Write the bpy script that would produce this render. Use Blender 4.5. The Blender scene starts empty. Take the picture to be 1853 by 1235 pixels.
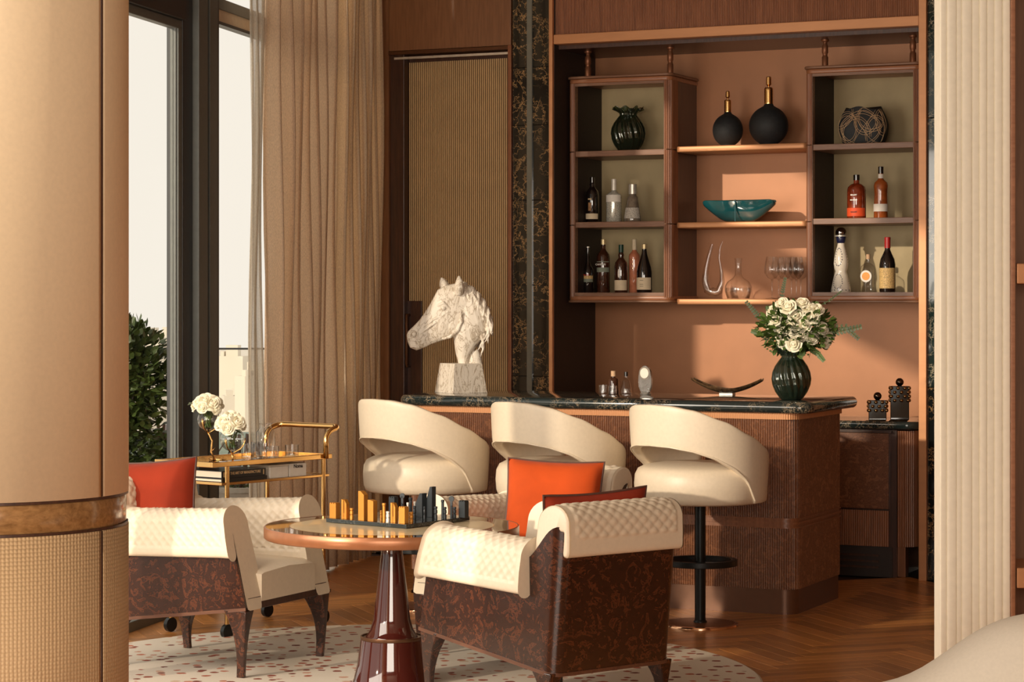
import bpy, math, random
from math import sin, cos, pi, radians, sqrt, atan2, degrees
from mathutils import Vector, Matrix
for _b in (bpy.data.objects, bpy.data.meshes, bpy.data.materials):
    for _o in list(_b): _b.remove(_o)
S = bpy.context.scene
COL = S.collection
random.seed(7)
# ---------------------------------------------------------------- camera, sky, sun, key light, exposure
F, CX, CY, EYE, YAW = 4200.0, 926.5, 545.0, 1.62, radians(24.9)
CA, SA = cos(YAW), sin(YAW)
cd = bpy.data.cameras.new('camera'); cam = bpy.data.objects.new('camera', cd); COL.objects.link(cam)
cd.sensor_width = 36; cd.lens = 36*F/1853; cd.shift_y = -(617.5-CY)/1853; cd.clip_end = 3000
cam.location = (0, 0, EYE); cam.rotation_euler = (pi/2, 0, YAW); S.camera = cam
S.view_settings.view_transform = 'Standard'; S.view_settings.look = 'None'
S.view_settings.gamma = 1; S.view_settings.use_curve_mapping = False
S.view_settings.exposure = 0.16
w = bpy.data.worlds.new('sky'); S.world = w; w.use_nodes = True
bg = w.node_tree.nodes['Background']; bg.inputs[0].default_value = (1.0, .93, .82, 1); bg.inputs[1].default_value = .86
def W(l, d, z=0.0): return Vector((-SA*d + CA*l, CA*d + SA*l, z))        # metres right of / ahead of the viewpoint -> room
def VY(x, Y):                                                            # where the sight line through column x meets depth Y
    u = (x-CX)/F; d = Y/(CA+SA*u); return d*(-SA+CA*u), d
def ZY(x, y, Y): return EYE-(y-CY)/F*VY(x, Y)[1]
def VZ(x, y, z):
    d = F*(EYE-z)/(y-CY); return W((x-CX)/F*d, d, z)
def aim(o, v): o.rotation_euler = Vector(v).to_track_quat('-Z', 'Y').to_euler()
def light(name, kind, loc, direction, energy, color, **k):
    l = bpy.data.lights.new(name, kind); l.energy = energy; l.color = color
    for a, b in k.items(): setattr(l, a, b)
    o = bpy.data.objects.new(name, l); COL.objects.link(o); o.location = loc; aim(o, direction); return o
light('sun', 'SUN', (-12, 2, 6), (W(.72, .69) + Vector((0, 0, -.28))), 2.1, (1, .85, .66), angle=radians(1.2))
light('window_daylight', 'AREA', W(-2.35, 8.0, 1.95), W(.86, .50) + Vector((0, 0, -.08)), 105, (1, .89, .76), shape='RECTANGLE', size=2.6, size_y=2.0)  # added area lamp, out of view behind the column, brightens left-hand faces
light('rear_daylight', 'AREA', W(-1.0, -.8, 2.1), W(.06, 1) + Vector((0, 0, -.03)), 270, (1, .89, .76), shape='RECTANGLE', size=4.6, size_y=2.2)  # broad lamp added behind the camera as soft frontal fill

# ---------------------------------------------------------------- materials
def new_mat(name):
    m = bpy.data.materials.new(name); m.use_nodes = True; nt = m.node_tree
    return m, nt, nt.nodes['Principled BSDF']
def N(nt, t, **k):
    n = nt.nodes.new(t)
    for a, b in k.items():
        if a.startswith('_'): setattr(n, a[1:], b)
        else: n.inputs[a.replace('__', ' ')].default_value = b
    return n
def coords(nt, scale=(1, 1, 1), which='Object'):
    tc = N(nt, 'ShaderNodeTexCoord'); mp = N(nt, 'ShaderNodeMapping'); mp.inputs['Scale'].default_value = scale
    nt.links.new(tc.outputs[which], mp.inputs[0]); return mp.outputs[0]
def ramp(nt, fac, stops):
    r = N(nt, 'ShaderNodeValToRGB'); e = r.color_ramp.elements
    while len(e) > 1: e.remove(e[-1])
    e[0].position = stops[0][0]; e[0].color = (*stops[0][1], 1)
    for p, c in stops[1:]:
        q = e.new(p); q.color = (*c, 1)
    nt.links.new(fac, r.inputs[0]); return r.outputs[0]
def bump(nt, bs, h, strength=.3, dist=.002):
    b = N(nt, 'ShaderNodeBump'); b.inputs['Strength'].default_value = strength; b.inputs['Distance'].default_value = dist
    nt.links.new(h, b.inputs['Height']); nt.links.new(b.outputs[0], bs.inputs['Normal'])
def plain(name, col, rough=.5, metal=0, var=.12, scale=30, bmp=0.0, coat=0, spec=.5, sheen=0, stretch=(1, 1, 1)):
    m, nt, bs = new_mat(name)
    bs.inputs['Roughness'].default_value = rough; bs.inputs['Metallic'].default_value = metal
    bs.inputs['Coat Weight'].default_value = coat; bs.inputs['Specular IOR Level'].default_value = spec
    bs.inputs['Sheen Weight'].default_value = sheen
    no = N(nt, 'ShaderNodeTexNoise', Scale=scale, Detail=4.0)
    nt.links.new(coords(nt, stretch), no.inputs['Vector'])
    a = tuple(c*(1-var) for c in col); b = tuple(min(1, c*(1+var)) for c in col)
    nt.links.new(ramp(nt, no.outputs['Fac'], [(.3, a), (.7, b)]), bs.inputs['Base Color'])
    if bmp: bump(nt, bs, no.outputs['Fac'], bmp)
    return m
def emission(name, col, s):
    m, nt, bs = new_mat(name); bs.inputs['Emission Color'].default_value = (*col, 1); bs.inputs['Emission Strength'].default_value = s
    return m
def burl(name, dark, mid, light_, scale=9, rough=.22, coat=.6):
    m, nt, bs = new_mat(name); v = coords(nt)
    n1 = N(nt, 'ShaderNodeTexNoise', Scale=scale, Detail=6.0, Roughness=.62, Distortion=2.6); nt.links.new(v, n1.inputs['Vector'])
    n2 = N(nt, 'ShaderNodeTexNoise', Scale=scale*4, Detail=5.0, Roughness=.7, Distortion=1.5); nt.links.new(v, n2.inputs['Vector'])
    mx = N(nt, 'ShaderNodeMath', _operation='MULTIPLY_ADD'); nt.links.new(n2.outputs['Fac'], mx.inputs[0]); mx.inputs[1].default_value = .45
    nt.links.new(n1.outputs['Fac'], mx.inputs[2])
    nt.links.new(ramp(nt, mx.outputs[0], [(.52, dark), (.66, mid), (.74, dark), (.80, light_), (.88, mid), (.98, dark)]), bs.inputs['Base Color'])
    bs.inputs['Roughness'].default_value = rough; bs.inputs['Coat Weight'].default_value = coat; bs.inputs['Coat Roughness'].default_value = .12
    return m
def wood(name, a, b, axis=2, rough=.4, coat=.2, scale=5, fine=14, rnd=0):
    m, nt, bs = new_mat(name); s = [fine, fine, fine]; s[axis] = 1.0
    v = coords(nt, s)
    n = N(nt, 'ShaderNodeTexNoise', Scale=scale, Detail=6.0, Roughness=.6, Distortion=.4)
    if rnd:
        oi = N(nt, 'ShaderNodeObjectInfo'); ad = N(nt, 'ShaderNodeVectorMath', _operation='MULTIPLY_ADD')
        cm = N(nt, 'ShaderNodeCombineXYZ')
        for i in range(3): nt.links.new(oi.outputs['Random'], cm.inputs[i])
        nt.links.new(cm.outputs[0], ad.inputs[0]); ad.inputs[1].default_value = (37, 37, 37); nt.links.new(v, ad.inputs[2]); v = ad.outputs[0]
    nt.links.new(v, n.inputs['Vector'])
    c = ramp(nt, n.outputs['Fac'], [(.3, a), (.7, b)])
    if rnd:
        hs = N(nt, 'ShaderNodeHueSaturation'); mr = N(nt, 'ShaderNodeMapRange'); nt.links.new(oi.outputs['Random'], mr.inputs[0])
        mr.inputs[3].default_value = 1-rnd; mr.inputs[4].default_value = 1+rnd
        nt.links.new(mr.outputs[0], hs.inputs['Value']); nt.links.new(c, hs.inputs['Color']); c = hs.outputs[0]
    nt.links.new(c, bs.inputs['Base Color']); bs.inputs['Roughness'].default_value = rough
    bs.inputs['Coat Weight'].default_value = coat; bs.inputs['Coat Roughness'].default_value = .2
    bump(nt, bs, n.outputs['Fac'], .12, .001)
    return m
def marble(name, base, vein, vein2, scale=6, width=.02, rough=.08):
    m, nt, bs = new_mat(name); v = coords(nt)
    n = N(nt, 'ShaderNodeTexNoise', Scale=scale, Detail=6.0, Roughness=.65); nt.links.new(v, n.inputs['Vector'])
    ad = N(nt, 'ShaderNodeVectorMath', _operation='MULTIPLY_ADD'); nt.links.new(n.outputs['Color'], ad.inputs[0])
    ad.inputs[1].default_value = (.34, .34, .34); nt.links.new(v, ad.inputs[2])
    vo = N(nt, 'ShaderNodeTexVoronoi', _feature='DISTANCE_TO_EDGE', Scale=scale*1.6); nt.links.new(ad.outputs[0], vo.inputs['Vector'])
    c1 = ramp(nt, vo.outputs['Distance'], [(0, vein), (width, vein2), (width*3, base), (1, base)])
    n3 = N(nt, 'ShaderNodeTexNoise', Scale=scale*.55, Detail=3.0); nt.links.new(v, n3.inputs['Vector'])
    msk = ramp(nt, n3.outputs['Fac'], [(.43, (0, 0, 0)), (.54, (1, 1, 1))])
    mx = N(nt, 'ShaderNodeMix', _data_type='RGBA'); nt.links.new(msk, mx.inputs['Factor'])
    mx.inputs[6].default_value = (*base, 1); nt.links.new(c1, mx.inputs[7])
    nt.links.new(mx.outputs[2], bs.inputs['Base Color']); bs.inputs['Roughness'].default_value = rough; bs.inputs['Coat Weight'].default_value = .5
    return m
def thin_glass(name, tint=(1, 1, 1), refl=1.0, body=0.0, bcol=(1, 1, 1)):
    m, nt, bs = new_mat(name); nt.nodes.remove(bs); out = nt.nodes['Material Output']
    t = N(nt, 'ShaderNodeBsdfTransparent'); t.inputs[0].default_value = (*tint, 1)
    g = N(nt, 'ShaderNodeBsdfGlossy'); g.inputs['Roughness'].default_value = .03
    lw = N(nt, 'ShaderNodeLayerWeight', Blend=.5); pw = N(nt, 'ShaderNodeMath', _operation='POWER'); nt.links.new(lw.outputs['Facing'], pw.inputs[0]); pw.inputs[1].default_value = 4.5
    mu = N(nt, 'ShaderNodeMath', _operation='MULTIPLY_ADD'); nt.links.new(pw.outputs[0], mu.inputs[0]); mu.inputs[1].default_value = .85*refl; mu.inputs[2].default_value = .045*refl
    mx = N(nt, 'ShaderNodeMixShader'); nt.links.new(mu.outputs[0], mx.inputs[0])
    src = t.outputs[0]
    if body:
        df = N(nt, 'ShaderNodeBsdfDiffuse'); df.inputs[0].default_value = (*bcol, 1)
        m2 = N(nt, 'ShaderNodeMixShader'); m2.inputs[0].default_value = body
        nt.links.new(t.outputs[0], m2.inputs[1]); nt.links.new(df.outputs[0], m2.inputs[2]); src = m2.outputs[0]
    nt.links.new(src, mx.inputs[1]); nt.links.new(g.outputs[0], mx.inputs[2]); nt.links.new(mx.outputs[0], out.inputs[0])
    return m
def cloth(name, col, trans=.0, weave=350, transp=.0, rough=.9):
    m, nt, bs = new_mat(name); out = nt.nodes['Material Output']
    wv = N(nt, 'ShaderNodeTexNoise', Scale=weave, Detail=2.0); nt.links.new(coords(nt, (1, 1, .3)), wv.inputs['Vector'])
    c = ramp(nt, wv.outputs['Fac'], [(.35, tuple(x*.86 for x in col)), (.65, tuple(min(1, x*1.1) for x in col))])
    nt.links.new(c, bs.inputs['Base Color']); bs.inputs['Roughness'].default_value = rough; bs.inputs['Specular IOR Level'].default_value = .15
    last = bs.outputs[0]
    if trans:
        tr = N(nt, 'ShaderNodeBsdfTranslucent'); nt.links.new(c, tr.inputs[0]); mx = N(nt, 'ShaderNodeMixShader'); mx.inputs[0].default_value = trans
        nt.links.new(last, mx.inputs[1]); nt.links.new(tr.outputs[0], mx.inputs[2]); last = mx.outputs[0]
    if transp:
        tp = N(nt, 'ShaderNodeBsdfTransparent'); mx = N(nt, 'ShaderNodeMixShader'); mx.inputs[0].default_value = transp
        nt.links.new(last, mx.inputs[1]); nt.links.new(tp.outputs[0], mx.inputs[2]); last = mx.outputs[0]
    nt.links.new(last, out.inputs[0]); return m
M = {}
M['cream'] = plain('cream_leather', (.75, .64, .49), .42, var=.03, scale=60, bmp=.08)
M['cream_cloth'] = plain('cream_wall_leather', (.74, .56, .35), .55, var=.04, scale=90, bmp=.05)
M['column'] = plain('column_leather', (.84, .65, .43), .5, var=.03, scale=70, bmp=.05)
M['flute'] = plain('fluted_cream', (.93, .86, .70), .6, var=.03, scale=40)
M['burl'] = burl('burl_walnut', (.011, .004, .003), (.040, .011, .006), (.105, .030, .012), 13, .25, .4)
M['burl_bar'] = burl('burl_bar_front', (.12, .042, .018), (.20, .076, .032), (.27, .110, .048), 9, .38, .25)
M['dark_wood'] = wood('dark_walnut', (.035, .014, .009), (.085, .033, .018), 2)
M['brown_wood'] = wood('brown_oak_panel', (.18, .075, .030), (.26, .115, .048), 2, .45)
M['reed_wood'] = wood('reeded_walnut', (.19, .068, .028), (.32, .125, .055), 2, .4)
M['shelf_wood'] = wood('shelf_walnut', (.16, .070, .036), (.30, .150, .082), 0, .5)
M['shelf_lip'] = wood('shelf_cherry', (.27, .10, .04), (.40, .165, .075), 0, .4)
M['copper_wall'] = plain('copper_wall', (.37, .157, .068), .42, metal=.25, var=.08, scale=4, bmp=.03)
M['copper'] = plain('satin_copper', (.58, .27, .12), .42, metal=.3, var=.06, scale=20, stretch=(.2, 1, 1))
M['rim'] = plain('copper_rim', (.32, .13, .058), .3, metal=.45, var=.06)
M['copper_dk'] = plain('aged_copper', (.26, .105, .05), .4, metal=.5, var=.1, scale=12)
M['bronze'] = plain('dark_bronze', (.13, .06, .03), .35, metal=.7, var=.1)
M['brass'] = plain('polished_brass', (.86, .52, .20), .16, metal=1, var=.05, scale=8)
M['rose_gold'] = plain('rose_gold', (.85, .48, .28), .15, metal=1, var=.03)
M['black_metal'] = plain('black_metal', (.012, .014, .015), .35, metal=.3, var=.1)
M['frame'] = plain('window_frame_grey', (.13, .14, .13), .45, metal=.2, var=.06)
M['frame_dk'] = plain('window_frame_black', (.02, .022, .024), .4, var=.05)
M['frame_lt'] = plain('window_frame_light', (.62, .50, .36), .6, var=.05)
M['gold_panel'] = plain('gold_beige_reed', (.60, .41, .20), .5, metal=.15, var=.06, scale=8)
M['back_panel'] = plain('pale_gold_back', (.47, .36, .19), .6, var=.08, scale=6)
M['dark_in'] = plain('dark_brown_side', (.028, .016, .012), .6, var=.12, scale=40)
M['marble'] = marble('black_gold_marble', (.008, .011, .010), (.72, .40, .15), (.15, .11, .06), 8, .02)
M['marble_g'] = marble('green_black_marble', (.012, .026, .022), (.70, .58, .40), (.12, .12, .09), 8, .025)
M['marble_top'] = marble('counter_marble', (.016, .024, .024), (.55, .42, .28), (.10, .085, .06), 11, .03, .1)
M['plank'] = wood('oak_plank', (.40, .152, .038), (.60, .26, .076), 0, .3, .35, 4, 12, .30)
M['floor_base'] = plain('floor_base', (.05, .02, .01), .6)
M['ceiling'] = plain('ceiling_paint', (.5, .40, .30), .8)
M['wall'] = plain('wall_paint', (.45, .27, .15), .7)
M['sheer'] = cloth('sheer_taupe', (.84, .70, .55), .58, 300, .06)
M['sheer_w'] = cloth('sheer_white', (.80, .74, .64), .5, 300, .45)
M['drape'] = cloth('beige_drape', (.93, .78, .59), .42, 300)
M['orange'] = plain('orange_velvet', (.50, .066, .008), .8, var=.12, scale=7, sheen=.08, spec=.2)
M['rust'] = plain('rust_velvet', (.25, .024, .006), .8, var=.15, scale=7, sheen=.08, spec=.2)
M['piping'] = plain('brown_piping', (.09, .035, .022), .6)
M['lacquer'] = plain('oxblood_lacquer', (.055, .009, .006), .06, coat=1, var=.08, scale=3)
M['table_ring'] = plain('dark_lacquer_ring', (.055, .022, .014), .05, coat=1, var=.2, scale=9)
M['table_in'] = plain('beige_table_inlay', (.66, .53, .33), .3, coat=.5, var=.06, scale=14)
M['chess_gold'] = plain('amber_chess_metal', (.62, .27, .045), .38, metal=.5, var=.05)
M['chess_dark'] = plain('slate_chess_metal', (.035, .042, .048), .38, metal=.3, var=.05)
M['chess_white'] = plain('white_chess', (.8, .74, .66), .4)
M['board'] = marble('chess_board_marble', (.02, .026, .028), (.3, .3, .28), (.08, .08, .08), 10, .012)
M['black_ceramic'] = plain('black_ceramic', (.014, .016, .018), .65, var=.2, scale=60, bmp=.2)
M['teal'] = plain('teal_glaze', (.008, .085, .10), .05, coat=1, var=.25, scale=10)
M['gold_lines'] = plain('gold_line', (.62, .42, .24), .4, metal=.3)
M['bottle_dark'] = plain('dark_bottle_glass', (.010, .006, .005), .05, coat=1)
M['bottle_brown'] = plain('brown_bottle_glass', (.05, .016, .008), .06, coat=1, var=.4, scale=30)
M['whisky'] = plain('amber_liquor', (.24, .035, .010), .05, coat=1, var=.5, scale=25)
M['whisky2'] = plain('orange_liquor', (.36, .085, .018), .05, coat=1, var=.4, scale=25)
M['rose_wine'] = plain('rose_liquor', (.55, .19, .10), .06, coat=1, var=.2, scale=30)
M['silver_glass'] = plain('textured_silver_glass', (.62, .58, .50), .15, metal=.3, var=.7, scale=260, coat=.5)
M['smoke_glass'] = plain('smoky_glass', (.20, .16, .12), .08, coat=1, var=.3, scale=40)
M['paper'] = plain('label_paper', (.78, .64, .44), .7, var=.04)
M['paper_w'] = plain('white_label', (.85, .80, .72), .6, var=.04)
M['paper_o'] = plain('orange_label', (.80, .09, .02), .6, var=.05)
M['paper_g'] = plain('grey_green_label', (.22, .25, .19), .6, var=.05)
M['paper_y'] = plain('ornate_yellow_label', (.68, .44, .18), .6, var=.55, scale=220)
M['ink'] = plain('printed_ink', (.03, .02, .015), .6)
M['ink_gold'] = plain('gold_print', (.66, .46, .24), .5)
M['ink_red'] = plain('red_print', (.55, .04, .02), .5)
M['ink_blue'] = plain('cobalt_print', (.012, .014, .05), .3)
M['cork'] = plain('cork', (.62, .40, .24), .8, var=.1, scale=120)
M['green_foil'] = plain('green_foil', (.01, .05, .03), .35)
M['red_foil'] = plain('red_foil', (.42, .02, .02), .3)
M['gold_foil'] = plain('gold_foil', (.78, .62, .34), .35, metal=.4)
M['silver'] = plain('silver_cap', (.70, .66, .58), .3, metal=.5)
M['white_cer'] = plain('white_ceramic', (.80, .73, .62), .15, coat=.7, var=.03)
M['glass'] = thin_glass('clear_glass', (.985, .985, .98), 2.0)
M['pane'] = thin_glass('window_pane', (.995, .995, .99), .08)
M['smoked'] = thin_glass('smoked_tray_glass', (.35, .27, .18), 2.2)
M['green_glass'] = thin_glass('green_vase_glass', (.48, .56, .38), 2.4, .28, (.03, .05, .035))
M['award'] = thin_glass('crystal', (.80, .79, .77), 2.6, .12, (.8, .78, .72))
M['water'] = thin_glass('water', (.88, .90, .86), 1.2)
M['petal'] = plain('white_petal', (.86, .80, .62), .6, var=.05, scale=30)
M['leaf'] = plain('green_leaf', (.075, .125, .022), .5, var=.45, scale=12)
M['leaf_euc'] = plain('eucalyptus_leaf', (.055, .075, .030), .55, var=.35, scale=14)
M['leaf_out'] = plain('shrub_leaf', (.055, .085, .020), .45, var=.6, scale=5)
M['stem'] = plain('green_stem', (.06, .10, .03), .6)
M['pot'] = plain('grey_planter', (.42, .42, .38), .7)
M['teal_wall'] = plain('parapet_green_grey', (.20, .26, .22), .6)
M['city'] = plain('hazy_city_wall', (.74, .68, .58), .9, var=.03, scale=.05)
M['ground'] = plain('hazy_ground', (.72, .66, .57), .9, var=.05, scale=.02)
M['deck'] = plain('balcony_deck', (.30, .26, .21), .7)
M['sofa'] = plain('off_white_sofa_cloth', (.76, .69, .58), .95, var=.03, scale=120, bmp=.15)
M['book'] = plain('black_book_cover', (.012, .010, .010), .35, coat=.2)
M['pages'] = plain('book_pages', (.72, .64, .52), .8, var=.06, scale=4, stretch=(1, 1, 80))
M['horn'] = wood('horn_bowl', (.022, .014, .009), (.16, .09, .04), 2, .25, .6, 8, 6)
M['box_black'] = plain('glossy_black_box', (.008, .007, .006), .06, coat=1)
M['stud'] = plain('bronze_stud', (.30, .19, .09), .12, metal=1, var=.05)
def horse_mat():
    m, nt, bs = new_mat('veined_white_stone'); v = coords(nt, (1.0, 1.0, .45))
    n = N(nt, 'ShaderNodeTexNoise', Scale=13.0, Detail=7.0, Distortion=2.4, Roughness=.6); nt.links.new(v, n.inputs['Vector'])
    ab = N(nt, 'ShaderNodeMath', _operation='SUBTRACT'); nt.links.new(n.outputs['Fac'], ab.inputs[0]); ab.inputs[1].default_value = .5
    aa = N(nt, 'ShaderNodeMath', _operation='ABSOLUTE'); nt.links.new(ab.outputs[0], aa.inputs[0])
    nt.links.new(ramp(nt, aa.outputs[0], [(.0, (.36, .28, .20)), (.012, (.55, .47, .37)), (.035, (.78, .71, .61)), (1, (.84, .78, .68))]), bs.inputs['Base Color'])
    bs.inputs['Roughness'].default_value = .45; bump(nt, bs, n.outputs['Fac'], .5, .006); return m
M['horse'] = horse_mat()
def rug_mat():
    m, nt, bs = new_mat('spotted_rug'); v = coords(nt, (1, 1, 1))
    vo = N(nt, 'ShaderNodeTexVoronoi', Scale=15.0, Randomness=.85); nt.links.new(v, vo.inputs['Vector'])
    no = N(nt, 'ShaderNodeTexNoise', Scale=38.0, Detail=2.0); nt.links.new(v, no.inputs['Vector'])
    mu = N(nt, 'ShaderNodeMath', _operation='MULTIPLY_ADD'); nt.links.new(no.outputs['Fac'], mu.inputs[0]); mu.inputs[1].default_value = .35; nt.links.new(vo.outputs['Distance'], mu.inputs[2])
    dot = ramp(nt, mu.outputs[0], [(.0, (1, 1, 1)), (.45, (1, 1, 1)), (.50, (0, 0, 0))])
    sp = N(nt, 'ShaderNodeSeparateColor'); nt.links.new(vo.outputs['Color'], sp.inputs[0])
    col = ramp(nt, sp.outputs[0], [(0, (.16, .035, .020)), (.45, (.32, .070, .035)), (.75, (.50, .16, .09)), (1, (.55, .40, .28))])
    mx = N(nt, 'ShaderNodeMix', _data_type='RGBA'); nt.links.new(dot, mx.inputs['Factor'])
    mx.inputs[6].default_value = (.66, .58, .48, 1); nt.links.new(col, mx.inputs[7]); nt.links.new(mx.outputs[2], bs.inputs['Base Color'])
    bs.inputs['Roughness'].default_value = .95; f = N(nt, 'ShaderNodeTexNoise', Scale=400.0); nt.links.new(v, f.inputs['Vector']); bump(nt, bs, f.outputs['Fac'], .4, .003)
    return m
M['rug'] = rug_mat()
def weave_mat():
    m, nt, bs = new_mat('woven_column_leather'); v = coords(nt, (1, 1, 1), 'UV')
    a = N(nt, 'ShaderNodeTexVoronoi', Scale=85.0, Randomness=.12); nt.links.new(v, a.inputs['Vector'])
    nt.links.new(ramp(nt, a.outputs['Distance'], [(0, (.60, .41, .23)), (.45, (.56, .37, .20)), (.7, (.42, .27, .14))]), bs.inputs['Base Color'])
    bs.inputs['Roughness'].default_value = .6; b = N(nt, 'ShaderNodeMath', _operation='SUBTRACT'); b.inputs[0].default_value = 1; nt.links.new(a.outputs['Distance'], b.inputs[1])
    bump(nt, bs, b.outputs[0], .8, .004); return m
M['weave'] = weave_mat()
M['band'] = wood('oak_band', (.22, .105, .035), (.42, .22, .085), 0, .12, 1.0, 5, 14)

# ---------------------------------------------------------------- mesh builder
class MB:
    def __init__(s): s.v = []; s.f = []; s.uv = None
    def add(s, vs, fs):
        o = len(s.v); s.v += [tuple(p) for p in vs]; s.f += [tuple(i+o for i in f) for f in fs]; return s
    def box(s, x0, x1, y0, y1, z0, z1, m=None):
        vs = [Vector((x, y, z)) for z in (z0, z1) for x, y in ((x0, y0), (x1, y0), (x1, y1), (x0, y1))]
        if m: vs = [m @ p for p in vs]
        return s.add(vs, [(3, 2, 1, 0), (4, 5, 6, 7), (0, 1, 5, 4), (1, 2, 6, 5), (2, 3, 7, 6), (3, 0, 4, 7)])
    def loft(s, rings, cap=True, closed=True, loop=False):
        n = len(rings[0]); o = len(s.v); R = len(rings)
        for r in rings: s.v += [tuple(p) for p in r]
        for i in range(R if loop else R-1):
            j = (i+1) % R
            for k in range(n if closed else n-1):
                l = (k+1) % n
                s.f.append((o+i*n+k, o+i*n+l, o+j*n+l, o+j*n+k))
        if cap and closed and not loop:
            s.f.append(tuple(o+k for k in range(n))[::-1]); s.f.append(tuple(o+(R-1)*n+k for k in range(n)))
        return s
    def lathe(s, prof, seg=32, c=(0, 0, 0), mod=None, cap=True):
        rings = []
        for r, z in prof:
            rings.append([Vector((c[0]+(r*(mod(a, z) if mod else 1))*cos(a), c[1]+(r*(mod(a, z) if mod else 1))*sin(a), c[2]+z)) for a in [2*pi*k/seg for k in range(seg)]])
        return s.loft(rings, cap)
    def tube(s, pts, r, seg=8, cap=True, loop=False):
        pts = [Vector(p) for p in pts]; n = len(pts); rs = r if isinstance(r, (list, tuple)) else [r]*n
        rings = []; up = None
        for i in range(n):
            t = (pts[(i+1) % n]-pts[i-1]) if loop else (pts[min(i+1, n-1)]-pts[max(i-1, 0)])
            t.normalize()
            if up is None:
                up = Vector((0, 0, 1)) if abs(t.z) < .9 else Vector((1, 0, 0))
            a = t.cross(up)
            if a.length < 1e-5: a = t.orthogonal()
            a.normalize(); b = a.cross(t).normalized(); up = b
            rings.append([pts[i]+(a*cos(q)+b*sin(q))*rs[i] for q in [2*pi*k/seg for k in range(seg)]])
        return s.loft(rings, cap, True, loop)
    def sphere(s, c, r, seg=12, rings=8, sc=(1, 1, 1)):
        R = []
        for i in range(1, rings):
            t = pi*i/rings; R.append([Vector((c[0]+r*sc[0]*sin(t)*cos(a), c[1]+r*sc[1]*sin(t)*sin(a), c[2]-r*sc[2]*cos(t))) for a in [2*pi*k/seg for k in range(seg)]])
        return s.loft(R)
    def prism(s, pts, z0, z1):
        return s.loft([[Vector((x, y, z0)) for x, y in pts], [Vector((x, y, z1)) for x, y in pts]])
    def build(s, name, mat, parent=None, smooth=True, bevel=0, seg=2, sub=0, ang=40, solid=0):
        me = bpy.data.meshes.new(name); me.from_pydata(s.v, [], s.f); me.materials.append(M[mat] if isinstance(mat, str) else mat)
        import bmesh
        b = bmesh.new(); b.from_mesh(me); bmesh.ops.recalc_face_normals(b, faces=b.faces); b.to_mesh(me); b.free()
        o = bpy.data.objects.new(name, me); COL.objects.link(o)
        if parent: o.parent = parent
        if smooth:
            me.shade_smooth()
            try: me.set_sharp_from_angle(angle=radians(ang))
            except Exception: pass
        if solid:
            m = o.modifiers.new('solid', 'SOLIDIFY'); m.thickness = solid; m.offset = 0
        if bevel:
            m = o.modifiers.new('bevel', 'BEVEL'); m.width = bevel; m.segments = seg; m.limit_method = 'ANGLE'; m.harden_normals = False
        if sub:
            m = o.modifiers.new('sub', 'SUBSURF'); m.levels = sub; m.render_levels = sub
        return o
def tag(o, label=None, cat=None, group=None, kind=None):
    for k, v in (('label', label), ('category', cat), ('group', group), ('kind', kind)):
        if v: o[k] = v
    return o
def thing(name, label, cat, loc=(0, 0, 0), rz=0, group=None):
    o = bpy.data.objects.new(name, None); COL.objects.link(o); o.location = loc; o.rotation_euler = (0, 0, rz); o.empty_display_size = .1
    return tag(o, label, cat, group)
def struct(o): o['kind'] = 'structure'; return o
def kids(o): return [c for c in COL.objects if c.parent == o]
def dup(root, loc, rz, label=None, group=None):
    tree = [(root, kids(root))]
    r = root.copy(); COL.objects.link(r); r.location = loc; r.rotation_euler = (0, 0, rz)
    if label: r['label'] = label
    if group: r['group'] = group
    for ch in tree[0][1]:
        sub = kids(ch); c = ch.copy(); COL.objects.link(c); c.parent = r
        for g in sub:
            d = g.copy(); COL.objects.link(d); d.parent = c
    return r
def round_path(pts, r, n=6):
    out = [Vector(pts[0])]
    for i in range(1, len(pts)-1):
        p = Vector(pts[i]); a = (Vector(pts[i-1])-p).normalized(); b = (Vector(pts[i+1])-p).normalized()
        rr = r[i] if isinstance(r, (list, tuple)) else r
        if rr <= 0: out.append(p); continue
        h = a.angle(b)/2; tl = rr/math.tan(h); c = p+(a+b).normalized()*(rr/sin(h))
        s0 = p+a*tl-c; s1 = p+b*tl-c
        for k in range(n+1):
            t = k/n; v = (s0*(1-t)+s1*t).normalized()*rr; out.append(c+v)
    out.append(Vector(pts[-1])); return out
def resample(pts, step):
    L = [0]
    for a, b in zip(pts, pts[1:]): L.append(L[-1]+(b-a).length)
    n = max(2, int(round(L[-1]/step))); out = []; j = 0
    for i in range(n+1):
        t = L[-1]*i/n
        while j < len(pts)-2 and L[j+1] < t: j += 1
        q = (t-L[j])/max(1e-9, L[j+1]-L[j]); out.append((pts[j].lerp(pts[j+1], q), t))
    return out
def reeded(path2, pitch, depth, z0, z1, side=1, mb=None):
    """wall of fine convex reeds along a plan path; side=+1 pushes to the right-hand side of travel"""
    mb = mb or MB(); pts = [Vector((p[0], p[1], 0)) for p in path2]
    L = sum((b-a).length for a, b in zip(pts, pts[1:])); n = round(L/pitch); s = resample(pts, L/(n*5)); row = []
    for i, (p, t) in enumerate(s):
        a = s[max(i-1, 0)][0]; b = s[min(i+1, len(s)-1)][0]; d = (b-a).normalized(); nrm = Vector((d.y, -d.x, 0))*side
        row.append(p+nrm*depth*abs(sin(pi*i/5)))
    return mb.loft([[p+Vector((0, 0, z0)) for p in row], [p+Vector((0, 0, z1)) for p in row]], False, False)
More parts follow.
